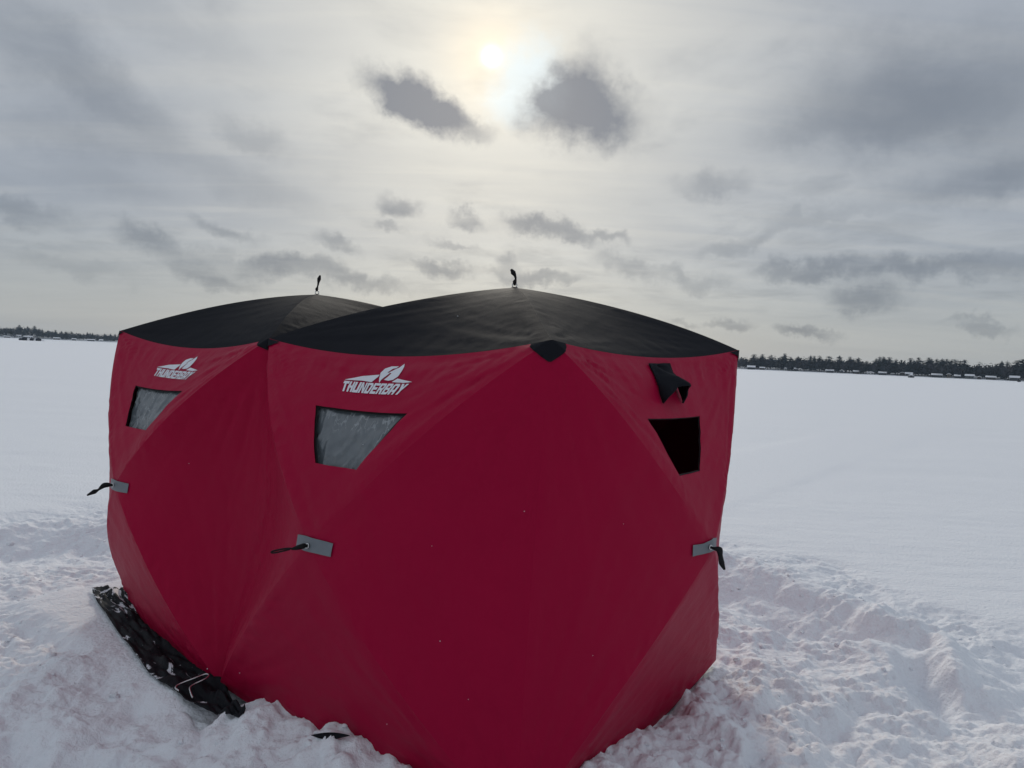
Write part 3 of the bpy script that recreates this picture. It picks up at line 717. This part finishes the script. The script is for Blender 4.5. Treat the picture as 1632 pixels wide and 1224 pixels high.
base_line = [tuple(q[:2] + EV[:2] * .02) for q in faceBE.at(np.linspace(-.93, .97, 9), np.full(9, -1.0), wr=False)] + [tuple(q[:2]) for q in faceAB.at([-.95], [-1], wr=False)] + [(-1.21, 3.19), (-1.10, 3.02)]
skirt(base_line,
      [(-2.70, 4.60), (-2.62, 4.45), (-2.39, 4.16), (-2.02, 3.72), (-1.74, 3.39), (-1.55, 3.24), (-1.36, 3.13), (-1.20, 3.045), (-1.085, 2.995)], 5, slim=.16)
def skirt_tip():
    a = np.array([-.735, 2.752]); b = np.array([-.572, 2.70]); n = 24; V_, F_ = [], []
    za, zb = float(snow_height([a[0]], [a[1]])[0]) + .006, float(snow_height([b[0]], [b[1]])[0]) + .010
    zm = float(np.max(snow_height(np.linspace(a[0], b[0], 9), np.linspace(a[1], b[1], 9))))
    for i in range(n):
        t = i / (n - 1); q = a + (b - a) * t; z = za + (zb - za) * t; z += .014 + max(0, zm - max(za, zb)) * math.sin(math.pi * t) * .85
        w = .010 * math.sin(math.pi * t) ** .7 + .001
        for k, (o_, dz) in enumerate(((-1, -.012), (-.3, .004 + .006 * math.sin(t * 9)), (.5, .008), (1, -.004))): V_.append((q[0] + o_ * w * .3, q[1] + o_ * w, z + dz * math.sin(math.pi * t)))
    for i in range(n - 1):
        for k in range(3): c = i * 4 + k; F_.append((c, c + 4, c + 5, c + 1))
    o = mesh('skirt', V_, F_, BLACK, tent); sm = o.modifiers.new('thick', 'SOLIDIFY'); sm.thickness = .003
skirt_tip()
def flecks():
    V_, F_ = [], []
    rng = random.Random(4)
    for fc, x, z, r_ in ((faceAB, .678, -.286, .003), (faceAB, .955, .292, .002), (faceAB, .62, .1, .0016), (faceBE, .55, .2, .0025), (faceAB, .4, -.7, .002), (faceAC, -.7, -.35, .002),
                         (faceAB, .8, -.5, .0016), (faceBE, .92, -.93, .004), (faceAB, -.7, -.82, .0035), (faceAB, .2, .5, .0016), (roof1, .1, -.6, .003), (faceAC, -.6, .2, .0016)):
        c = Vector(fc.at([x], [z], .003)[0]); k = len(V_)
        for d in ((1, 0, 0), (-1, 0, 0), (0, 1, 0), (0, -1, 0), (0, 0, 1), (0, 0, -1)): V_.append(c + Vector(d) * r_ * rng.uniform(.7, 1.2))
        F_ += [tuple(k + i for i in t) for t in ((0, 2, 4), (2, 1, 4), (1, 3, 4), (3, 0, 4), (2, 0, 5), (1, 2, 5), (3, 1, 5), (0, 3, 5))]
    tag(mesh('snow_flecks', V_, F_, SNOW, tent), kind='stuff')
flecks()

# ------------------------------------------------------------------ bent wire hook lying on the skirt
def wire_hook():
    z0 = float(snow_height([-1.42], [3.27], False)[0]) + .055
    pts = [(-1.475, 3.215, 0), (-1.500, 3.235, .004), (-1.490, 3.262, .010), (-1.44, 3.305, .020), (-1.405, 3.335, .026), (-1.385, 3.325, .026), (-1.390, 3.300, .020), (-1.425, 3.265, .010), (-1.435, 3.240, .004), (-1.415, 3.205, -.004), (-1.395, 3.18, -.012)]
    o = mesh('wire_hook', *tube([q + np.array((0, 0, z0)) for q in spline(pts, 60)], .0042, 8), STEEL)
    tag(o, 'bent bright steel wire hook lying on the black skirt of the shelter', 'hook')
wire_hook()

# ------------------------------------------------------------------ loose lumps of snow
def clumps():
    rng = np.random.default_rng(7)
    t = (1 + 5 ** .5) / 2
    base = np.array([(-1, t, 0), (1, t, 0), (-1, -t, 0), (1, -t, 0), (0, -1, t), (0, 1, t), (0, -1, -t), (0, 1, -t), (t, 0, -1), (t, 0, 1), (-t, 0, -1), (-t, 0, 1)]) / math.hypot(1, t)
    f0 = [(0, 11, 5), (0, 5, 1), (0, 1, 7), (0, 7, 10), (0, 10, 11), (1, 5, 9), (5, 11, 4), (11, 10, 2), (10, 7, 6), (7, 1, 8), (3, 9, 4), (3, 4, 2), (3, 2, 6), (3, 6, 8), (3, 8, 9), (4, 9, 5), (2, 4, 11), (6, 2, 10), (8, 6, 7), (9, 8, 1)]
    v = [tuple(q) for q in base]; cache = {}; f1 = []
    def mid(a, b):
        k = (min(a, b), max(a, b))
        if k not in cache:
            q = (np.array(v[a]) + np.array(v[b])); q /= np.linalg.norm(q); v.append(tuple(q)); cache[k] = len(v) - 1
        return cache[k]
    for a, b, c in f0:
        ab, bc, ca = mid(a, b), mid(b, c), mid(c, a); f1 += [(a, ab, ca), (b, bc, ab), (c, ca, bc), (ab, bc, ca)]
    v = np.array(v); f1 = np.array(f1)
    N_ = 320; C_, Q_ = [], []
    x = rng.uniform(-4.4, 3.6, N_ * 6); y = rng.uniform(2.3, 6.8, N_ * 6)
    ue = (x - A2[0]) * U2[0] + (y - A2[1]) * U2[1]; ve = (x - A2[0]) * V2[0] + (y - A2[1]) * V2[1]
    ok = ~((ue > -.03) & (ue < 3.5) & (ve > -.03) & (ve < 1.8)) & (np.hypot(x + .9, y - 4) < 4.1)
    # thicker by the banks and in patches, none on the black skirt
    w = .25 + .9 * np.exp(-(np.minimum(np.abs(ve + .25), np.abs(ue + .3)) / .3) ** 2) + .5 * (fbm(x * 1.2, y * 1.2, 2, 99) > .25)
    ok &= rng.uniform(0, 1.3, len(x)) < w
    ok &= ~((ue > 1.55) & (ue < 3.6) & (ve > -.42) & (ve < 0.1))
    x, y = x[ok][:N_], y[ok][:N_]; h = snow_height(x, y)
    sz = np.minimum(.005 * rng.pareto(2.4, len(x)) + .008, .024)
    for i in range(len(x)):
        q = v * (1 + .55 * fbm(v[:, 0] * 1.6 + i * 3.1, v[:, 1] * 1.4 + v[:, 2] * 1.1, 2, i % 97))[:, None]
        q = q * np.array((rng.uniform(.8, 1.4), rng.uniform(.8, 1.4), rng.uniform(.55, .95))) * sz[i]
        a = rng.uniform(0, 6.3); q = np.stack([q[:, 0] * math.cos(a) - q[:, 1] * math.sin(a), q[:, 0] * math.sin(a) + q[:, 1] * math.cos(a), q[:, 2]], 1)
        C_.append(q + np.array((x[i], y[i], h[i] + sz[i] * .02))); Q_.append(f1 + i * len(v))
    tag(fast_mesh('snow_clumps', np.concatenate(C_), np.concatenate(Q_), SNOW), kind='stuff')
clumps()

# ------------------------------------------------------------------ far shore
SH_A = [-75, -50, -36, -25, 0, 18, 27, 36, 50, 75]; SH_D = [1350, 1250, 1150, 1060, 900, 745, 700, 660, 620, 600]
def shore(az, back=0.0):
    d = np.interp(az, SH_A, SH_D) + back; a = np.radians(az)
    return d * np.sin(a), d * np.cos(a)
def bank_h(az, back):
    hill = 5.0 * np.exp(-((az + 34.6) / 1.3) ** 2) + 2.0 * np.exp(-((az + 36.5) / 2.0) ** 2)
    return 0.25 + 1.3 * sstep(0, 25, back) + hill * sstep(5, 60, back) + 2.5 * sstep(30, 200, back)
def shoreline():
    az = np.linspace(-75, 75, 420); bk = np.array([-4, 0, 4, 12, 30, 60, 120, 320.0]); V_ = []
    for b in bk:
        jit = 3 * fbm(az * 1.7, az * 0 + b * .01, 3, 3)
        X, Y = shore(az, b + jit); Z = np.where(b < 0, -.3, bank_h(az, b) + .25 * fbm(az * 4, az * 0 + b * .1, 2, 8) * (b > 0))
        V_.append(np.stack([X, Y, Z + 0 * X], 1))
    n = len(az); I = np.arange(n * len(bk)).reshape(len(bk), n); q = np.stack([I[:-1, :-1], I[:-1, 1:], I[1:, 1:], I[1:, :-1]], -1).reshape(-1, 4)
    m = pmat('snowy_forest_floor', (0.66, 0.68, 0.71), .9, .1, var=(.12, .4))
    tag(fast_mesh('far_shore', np.concatenate(V_), q, m), kind='structure')
shoreline()
NEEDLE = pmat('pine_needles', (0.011, 0.017, 0.019), .85, .1, var=(.6, .35))
TWIG = pmat('bare_twigs', (0.045, 0.043, 0.048), .9, .1, var=(.4, .3))
BARK = pmat('bark', (0.045, 0.038, 0.034), .9, .1)
def pine_geo(seed, levels=11, per=8, lean=0.0, ragged=.35, rounded=False):
    """unit-height pine: (trunk verts/faces), (crown verts/faces)"""
    rng = random.Random(seed); tv, tf, cv, cf = [], [], [], []
    for i, (z, r_) in enumerate(((-.03, .014), (.5, .009), (.97, .002))):
        for k in range(5): tv.append((r_ * math.cos(k * 1.2566) + lean * z * z, r_ * math.sin(k * 1.2566), z))
    for i in range(2):
        for k in range(5): tf.append((i * 5 + k, i * 5 + (k + 1) % 5, i * 5 + 5 + (k + 1) % 5, i * 5 + 5 + k))
    z0 = rng.uniform(.10, .30)
    for l in range(levels):
        t = l / (levels - 1); z = z0 + (1.0 - z0) * t
        R_ = ((.17 * math.sin(math.pi * (.18 + .74 * t)) + .02) if rounded else (.22 * (1 - t) ** .62 + .014)) * rng.uniform(1 - ragged, 1 + ragged)
        for k in range(per):
            a = k * 6.283 / per + rng.uniform(-.4, .4); rr = R_ * rng.uniform(.55, 1.2); w = rng.uniform(.28, .5)
            drop = rr * rng.uniform(.05, .5); c = len(cv); ox = lean * z * z
            cv.extend([(ox, 0, z + .06 * (1 - t) + .025), (ox + rr * math.cos(a - w), rr * math.sin(a - w), z - drop * .6), (ox + rr * 1.15 * math.cos(a), rr * 1.15 * math.sin(a), z - drop), (ox + rr * math.cos(a + w), rr * math.sin(a + w), z - drop * .5)])
            cf.extend([(c, c + 1, c + 2), (c, c + 2, c + 3)])
    return (tv, tf), (cv, cf)
def bare_geo(seed, n=70):
    rng = random.Random(seed); tv, tf, cv, cf = [], [], [], []
    for i, (z, r_) in enumerate(((-.03, .016), (.4, .011), (.8, .004))):
        for k in range(5): tv.append((r_ * math.cos(k * 1.2566), r_ * math.sin(k * 1.2566), z))
    for i in range(2):
        for k in range(5): tf.append((i * 5 + k, i * 5 + (k + 1) % 5, i * 5 + 5 + (k + 1) % 5, i * 5 + 5 + k))
    for k in range(n):
        z = rng.uniform(.18, .72); a = rng.uniform(0, 6.283); L_ = rng.uniform(.12, .32) * (1.15 - abs(z - .5)); el = rng.uniform(.5, 1.25)
        d = Vector((math.cos(a) * math.cos(el), math.sin(a) * math.cos(el), math.sin(el))); s_ = Vector((-math.sin(a), math.cos(a), 0)) * rng.uniform(.012, .03)
        b = Vector((math.cos(a), math.sin(a), 0)) * rng.uniform(0, .10) + Vector((0, 0, z)); e = b + d * L_; c = len(cv)
        if e.z > 1: e.z = 1 - rng.uniform(0, .08)
        cv.extend([b - s_ * .5, e - s_ * 1.6, e + d * .04, e + s_ * 1.6, b + s_ * .5]); cf.extend([(c, c + 1, c + 2, c + 3, c + 4)])
    return (tv, tf), (cv, cf)
PINES = [pine_geo(i, 14 + i % 4, 8, rnd, (.3 + .05 * (i % 3)), rounded=i % 2 == 1) for i, rnd in enumerate((0, .03, -.02, 0, .02, -.03))]
BARES = [bare_geo(40 + i) for i in range(4)]
def proto(name, geo, crown_mat):
    root = empty(name, (0, 0, 0))
    a = mesh('trunk', *geo[0], BARK, root, smooth=False); b = mesh('crown', *geo[1], crown_mat, root, smooth=False)
    return root, [a, b]
def copy_thing(pr, loc, rot, scale, label, cat, group, first):
    root, kids = pr
    r = root if first else root.copy()
    if not first: COL.objects.link(r)
    r.location = loc; r.rotation_euler = (0, 0, rot); r.scale = scale
    tag(r, label, cat, group)
    if not first:
        for k in kids:
            c = k.copy(); COL.objects.link(c); c.parent = r
    return r
trng = random.Random(12)
pp = [proto('pine_tree', g, NEEDLE) for g in PINES]; bp = [proto('bare_tree', g, TWIG) for g in BARES]
used = set()
def tree(kind, az, back, height, label, group, wide=1.0):
    prs = pp if kind == 'pine' else bp; i = trng.randrange(len(prs)); key = (kind, i)
    X, Y = shore(az, back); z = float(bank_h(az, back)) - .1
    copy_thing(prs[i], (float(X), float(Y), z), trng.uniform(0, 6.28), (height * wide, height * wide, height), label, kind == 'pine' and 'pine tree' or 'bare tree', group, key not in used)
    used.add(key)
# skyline pines to the right of the shelter
RX = [18.7, 19.3, 19.95, 20.9, 21.3, 21.85, 22.7, 22.95, 23.35, 24.0, 24.65, 25.35, 25.9, 27.1, 27.6, 27.3, 27.5, 27.9, 28.3, 29.2, 29.45, 29.75, 30.3, 30.5, 30.75, 31.1, 31.4, 31.65, 31.9, 32.2, 32.45, 34.5, 34.8, 35.35, 35.7, 35.85, 36.0]
RH = [15.0, 15.2, 15.6, 16.6, 14.0, 14.5, 16.2, 15.2, 15.3, 15.4, 16.6, 15.2, 15.2, 14.8, 15.8, 16.6, 16.2, 15.9, 14.6, 15.5, 14.0, 16.0, 16.3, 16.4, 15.8, 16.0, 15.6, 15.2, 15.5, 15.0, 15.2, 15.5, 15.3, 15.8, 16.6, 16.4, 16.4]
for a_, h_ in zip(RX, RH):
    tree('pine', a_, trng.uniform(22, 40), h_ * .94, 'tall dark pine standing out above the woods on the right shore', 'pines rising above the right shore woods', trng.uniform(1.4, 2.3))
for i in range(80):
    a_ = 17.6 + 20 * (i + trng.random()) / 80
    tree('pine', a_, trng.uniform(10, 26), trng.uniform(8.0, 11.5), 'dark pine within the woods along the right shore', 'pines within the right shore woods', trng.uniform(1.1, 1.7))
for i in range(60):
    a_ = 17.6 + 20 * (i + trng.random()) / 60
    tree('bare', a_, trng.uniform(5, 20), trng.uniform(7, 12.5), 'leafless grey tree along the right shore', 'bare trees along the right shore', trng.uniform(1.2, 1.8))
for i in range(34):
    a_ = -37.5 + 8.6 * (i + trng.random()) / 34
    tree('pine', a_, trng.uniform(10, 40), trng.uniform(8.5, 11.5) + (3.0 if -35 < a_ < -33.6 else 0), 'dark pine in the low woods on the far left shore', 'pines on the far left shore', trng.uniform(1.2, 1.8))
for i in range(24):
    a_ = -37.5 + 8.6 * (i + trng.random()) / 24
    tree('bare', a_, trng.uniform(6, 22), trng.uniform(7, 9.5), 'leafless grey tree on the far left shore', 'bare trees on the far left shore', trng.uniform(1.2, 1.8))
def woods():
    """the mass of woods behind, all round the shore"""
    V_, F_, MI = [], [], []; rng = random.Random(5); n = 0
    pg = [(np.array(g[1][0], float), g[1][1]) for g in (pine_geo(200 + i, 6, 5, rounded=i % 2 == 0) for i in range(5))]
    bg_ = [(np.array([tuple(q) for q in g[1][0]], float), g[1][1]) for g in (bare_geo(300 + i, 30) for i in range(5))]
    for row, back_ in enumerate((24, 36, 50, 66, 84, 104)):
        az = -72.0
        while az < 72:
            d = float(np.interp(az, SH_A, SH_D)); az += math.degrees(rng.uniform(2.2, 4.4) / d) * (1 if abs(az) < 45 else 2)
            clump = float(fbm(np.array([az * .8]), np.array([row * .3]), 2, 14)[0]); isp = rng.random() < .5 + .5 * clump
            hh = rng.uniform(.68, 1.12) * (11.4 if az > 5 else 9.0) * (1 + .22 * clump)
            v, f = rng.choice(pg if isp else bg_); X, Y = shore(az, back_ + rng.uniform(-6, 6)); a = rng.uniform(0, 6.28); w = hh * rng.uniform(1.3, 1.9)
            q = np.stack([(v[:, 0] * math.cos(a) - v[:, 1] * math.sin(a)) * w + X, (v[:, 0] * math.sin(a) + v[:, 1] * math.cos(a)) * w + Y, v[:, 2] * hh + float(bank_h(az, back_)) - .2], 1)
            V_.append(q); F_ += [tuple(i + n for i in t) for t in f]; MI += [0 if isp else 1] * len(f); n += len(q)
    o = mesh('far_woods', np.concatenate(V_), F_, None, smooth=False, mats=[NEEDLE, TWIG], mat_idx=MI); tag(o, kind='stuff')
woods()
# brush and undergrowth closing the foot of the woods
WALLM = {k: pmat('cabin_wall_' + k, c, .8, .2) for k, c in (('brown', (.075, .055, .045)), ('grey', (.13, .135, .14)), ('tan', (.18, .15, .12)), ('dark', (.03, .032, .036)), ('white', (.55, .55, .55)))}
PANE = pmat('dark_window_glass', (.02, .025, .03), .1, .6)
ROOFSNOW = pmat('roof_snow', (.82, .83, .86), .8, .1)
def box_faces(x0, x1, y0, y1, z0, z1):
    v = [(x0, y0, z0), (x1, y0, z0), (x1, y1, z0), (x0, y1, z0), (x0, y0, z1), (x1, y0, z1), (x1, y1, z1), (x0, y1, z1)]
    return v, [(0, 3, 2, 1), (4, 5, 6, 7), (0, 1, 5, 4), (1, 2, 6, 5), (2, 3, 7, 6), (3, 0, 4, 7)]
def cabin(az, back_, w, wall_h, rise, col, label, dep=7.0, gable=False, nwin=2, chim=False, turn=0.0):
    X, Y = shore(az, back_); z = float(bank_h(az, back_)) - .15
    root = empty('lakeside_cabin', (0, 0, 0)); w *= .74; rise *= .45; wall_h *= .92; dep *= .8
    v, f = box_faces(-w / 2, w / 2, -dep / 2, dep / 2, -.3, wall_h)
    ridge_x = gable
    if gable:  # gable end towards the lake
        v += [(0, -dep / 2, wall_h + rise * .95), (0, dep / 2, wall_h + rise * .95)]; f += [(4, 5, 8), (7, 9, 6)]
    else:
        v += [(-w / 2, 0, wall_h + rise * .95), (w / 2, 0, wall_h + rise * .95)]; f += [(7, 4, 8), (5, 6, 9)]
    mesh('wall', v, f, WALLM[col], root, smooth=False)
    o_ = .5; t = .35
    if gable: prof = [(-w / 2 - o_, wall_h - .25), (0, wall_h + rise), (w / 2 + o_, wall_h - .25), (w / 2 + o_, wall_h - .25 + t), (0, wall_h + rise + t), (-w / 2 - o_, wall_h - .25 + t)]; L_ = dep / 2 + .5; rv = [(a, -L_, b) for a, b in prof] + [(a, L_, b) for a, b in prof]
    else: prof = [(-dep / 2 - o_, wall_h - .25), (0, wall_h + rise), (dep / 2 + o_, wall_h - .25), (dep / 2 + o_, wall_h - .25 + t), (0, wall_h + rise + t), (-dep / 2 - o_, wall_h - .25 + t)]; L_ = w / 2 + .5; rv = [(-L_, a, b) for a, b in prof] + [(L_, a, b) for a, b in prof]
    rf = [(i, (i + 1) % 6, 6 + (i + 1) % 6, 6 + i) for i in range(6)] + [(0, 5, 4, 1), (1, 4, 3, 2), (6, 7, 10, 11), (7, 8, 9, 10)]
    r_ = mesh('roof', rv, rf, ROOFSNOW, root, smooth=False)
    if chim: mesh('chimney', *box_faces(w * .2, w * .2 + .7, .3, 1.0, wall_h + rise * .4, wall_h + rise + 1.1), WALLM['brown'], r_, smooth=False)
    for i in range(nwin):
        cx = (i + .5) / nwin * w - w / 2
        mesh('window', *box_faces(cx - .7, cx + .7, -dep / 2 - .06, -dep / 2 - .01, wall_h * .36, wall_h * .8), PANE, root, smooth=False)
    root.location = (float(X), float(Y), z); root.rotation_euler = (0, 0, -R(az) + turn)
    tag(root, label, 'cabin', 'snow roofed cabins along the far shore')
cabin(18.55, 3, 9.5, 2.6, 2.6, 'dark', 'snow roofed cabin just right of the red shelter', nwin=3)
cabin(19.35, 6, 6.0, 2.2, 1.3, 'brown', 'low shed roofed cabin beside the big cabin nearest the shelter', nwin=1)
cabin(21.0, 6, 2.6, 2.6, 1.6, 'white', 'tiny pale shed with gable roof among the trees', dep=3, gable=True, nwin=1)
cabin(21.75, 9, 4.5, 2.4, 1.7, 'dark', 'small dark cabin right of the tiny pale shed', nwin=1)
cabin(24.05, 4, 8.5, 2.4, 1.5, 'dark', 'long low dark cabin on the open middle of the right shore', nwin=3)
cabin(24.85, 3, 3.6, 2.6, 1.9, 'grey', 'narrow grey cabin beside the long low dark one', dep=5, gable=True, nwin=1)
cabin(25.8, 7, 6.0, 2.4, 1.5, 'brown', 'brown cabin with thin snowy roof right of the narrow grey cabin', nwin=2)
cabin(26.75, 3, 6.5, 2.0, 1.8, 'white', 'white walled gabled cabin low on the shore', gable=True, nwin=2)
cabin(27.5, 4, 7.5, 2.3, 1.6, 'dark', 'dark cabin under the tallest cluster of pines', nwin=2)
cabin(28.75, 7, 5.5, 2.3, 2.2, 'brown', 'brown gabled cabin left of the wide two chimney cabin', gable=True, nwin=2)
cabin(29.15, 4, 7.0, 2.5, 1.7, 'grey', 'grey cabin with chimney above the shack on the ice', nwin=2, chim=True)
cabin(30.85, 3, 10.0, 2.5, 1.7, 'dark', 'longest dark cabin with unbroken snowy roof', nwin=4)
cabin(31.55, 5, 3.4, 3.2, 1.2, 'tan', 'narrow tan cabin between two long dark ones', dep=5, gable=True, nwin=1)
cabin(32.05, 4, 5.0, 2.3, 1.6, 'dark', 'short dark cabin right of the narrow tan cabin', nwin=2)
cabin(32.75, 5, 7.8, 2.8, 1.9, 'grey', 'grey cabin with a chimney and broad snowy roof', nwin=3, chim=True)
cabin(33.3, 2, 3.6, 2.0, 1.2, 'brown', 'little brown boathouse at the ice edge', dep=4, gable=True, nwin=1)
cabin(33.95, 4, 8.5, 2.4, 1.5, 'brown', 'long brown cabin left of the bushy dark pine gap', nwin=3)
cabin(35.25, 5, 8.0, 2.8, 2.3, 'dark', 'dark cabin with steep snowy roof near the right edge', nwin=3)
cabin(36.05, 2, 6.0, 2.2, 1.4, 'tan', 'tan cabin cut by the right edge of the picture', nwin=2)
cabin(-35.5, 4, 9.0, 2.0, 1.3, 'grey', 'grey cabin at the left edge of the far left shore', nwin=2)
cabin(-34.95, 12, 11.0, 2.6, 2.2, 'white', 'pale cabin with big snowy roof on the left hill foot', nwin=3)
cabin(-34.35, 6, 13.0, 2.6, 2.0, 'white', 'widest pale cabin behind the row of ice shacks', nwin=4)
cabin(-32.75, 4, 10.0, 2.4, 1.5, 'tan', 'tan cabin right of the row of ice shacks', nwin=3)
cabin(-31.75, 5, 6.0, 2.2, 1.2, 'brown', 'small brown cabin midway along the low left woods', nwin=2)
cabin(-30.75, 4, 11.0, 2.2, 1.2, 'grey', 'long grey cabin left of the red shelter', nwin=3)
cabin(-30.15, 4, 5.0, 2.4, 1.6, 'white', 'small white cabin closest left of the red shelter', nwin=1)

# ------------------------------------------------------------------ things out on the ice
def shack(name, az, dist, w, h_, d, mat, roof_mat, peak, label, cat, group):
    a = R(az); root = empty(name, (0, 0, 0)); bulge = .12 * w
    hw, hd = w / 2, d / 2
    ring0 = [(-hw, -hd), (0, -hd - bulge * .3), (hw, -hd), (hw + bulge * .3, 0), (hw, hd), (0, hd + bulge * .3), (-hw, hd), (-hw - bulge * .3, 0)]
    ringm = [(x * 1.12, y * 1.12) if i % 2 else (x, y) for i, (x, y) in enumerate(ring0)]
    V_ = [(x, y, -.05) for x, y in ring0] + [(x, y, h_ * .45) for x, y in ringm] + [(x * .97, y * .97, h_ * (1 - peak)) for x, y in ring0]
    F_ = [(l * 8 + i, l * 8 + (i + 1) % 8, l * 8 + 8 + (i + 1) % 8, l * 8 + 8 + i) for l in range(2) for i in range(8)]
    mesh('wall', V_, F_, mat, root, smooth=False)
    mesh('roof', [(x, y, h_ * (1 - peak) + .01) for x, y in ring0] + [(0, 0, h_)], [(i, (i + 1) % 8, 8) for i in range(8)], roof_mat, root, smooth=False)
    mesh('door', *box_faces(-w * .16, w * .16, -hd * 1.18 - .04, -hd * 1.18 - .01, .05, h_ * .62), WALLM['dark'], root, smooth=False)
    root.location = (dist * math.sin(a), dist * math.cos(a), 0); root.rotation_euler = (0, 0, -a)
    tag(root, label, cat, group)
NAVY = pmat('dark_blue_canvas', (.012, .016, .028), .7, .2); GREYC = pmat('grey_canvas', (.16, .165, .17), .7, .2)
g_ = 'ice shacks and sleds out on the left ice'
shack('far_ice_shelter', -34.75, 470, 1.7, 1.15, 1.6, NAVY, NAVY, .2, 'low dark ice shack, leftmost of the row on the ice', 'ice shack', g_)
shack('far_ice_shelter', -34.55, 465, 2.1, 1.95, 1.9, NAVY, NAVY, .25, 'tall dark ice shack second in the row on the left ice', 'ice shack', g_)
shack('far_ice_shelter', -34.13, 468, 2.0, 1.5, 1.7, NAVY, NAVY, .2, 'dark ice shack between two pale low sleds', 'ice shack', g_)
shack('far_ice_shelter', -33.78, 462, 2.3, 1.7, 1.9, NAVY, NAVY, .25, 'widest dark ice shack near the right end of the row', 'ice shack', g_)
def sled(az, dist, w, label):
    a = R(az); root = empty('gear_sled', (0, 0, 0)); hw = w / 2
    V_, F_ = [], []
    for x, z in ((-hw, .35), (-hw * .85, .05), (hw * .8, .05), (hw * 1.05, .5)):
        V_ += [(x, -.4, z), (x, .4, z)]
    F_ = [(0, 1, 3, 2), (2, 3, 5, 4), (4, 5, 7, 6)]
    hull = mesh('hull', V_, F_, GREYC, root, smooth=False); sm = hull.modifiers.new('thick', 'SOLIDIFY'); sm.thickness = .06
    v, f = box_faces(-hw * .7, hw * .55, -.33, .33, .12, .62); v[4:] = [(x * .8, y * .7, z) for x, y, z in v[4:]]
    mesh('cargo_cover', v, f, ROOFSNOW, root, smooth=False)
    root.location = (dist * math.sin(a), dist * math.cos(a), 0); root.rotation_euler = (0, 0, -a)
    tag(root, label, 'sled', g_)
sled(-34.33, 466, 2.1, 'pale low sled between the second and third dark ice shacks')
sled(-33.97, 466, 2.2, 'pale low sled just left of the widest dark ice shack')
sled(-33.53, 460, 2.0, 'grey low sled at the right end of the row on the ice')
shack('far_ice_shelter', 29.3, 440, 2.7, 2.1, 2.4, GREYC, ROOFSNOW, .4, 'grey peaked ice shack alone on the ice before the right shore', 'ice shack', None)
shack('far_ice_shelter', 35.5, 520, 1.5, 1.2, 1.5, NAVY, NAVY, .3, 'tiny dark ice shack on the ice at the right edge', 'ice shack', None)

# ------------------------------------------------------------------ cold air over the lake
def haze():
    v, f = box_faces(-1420, 1420, -150, 1640, -1.5, 32.0)
    m = bpy.data.materials.new('haze_air'); m.use_nodes = True; nt = m.node_tree; nt.nodes.clear()
    p = nt.nodes.new('ShaderNodeVolumePrincipled'); p.inputs['Color'].default_value = (.60, .78, 1, 1); p.inputs['Density'].default_value = 0.00014; p.inputs['Anisotropy'].default_value = .2
    o = nt.nodes.new('ShaderNodeOutputMaterial'); nt.links.new(p.outputs[0], o.inputs['Volume'])
    tag(mesh('haze', v, f, m, smooth=False), kind='stuff')
haze()
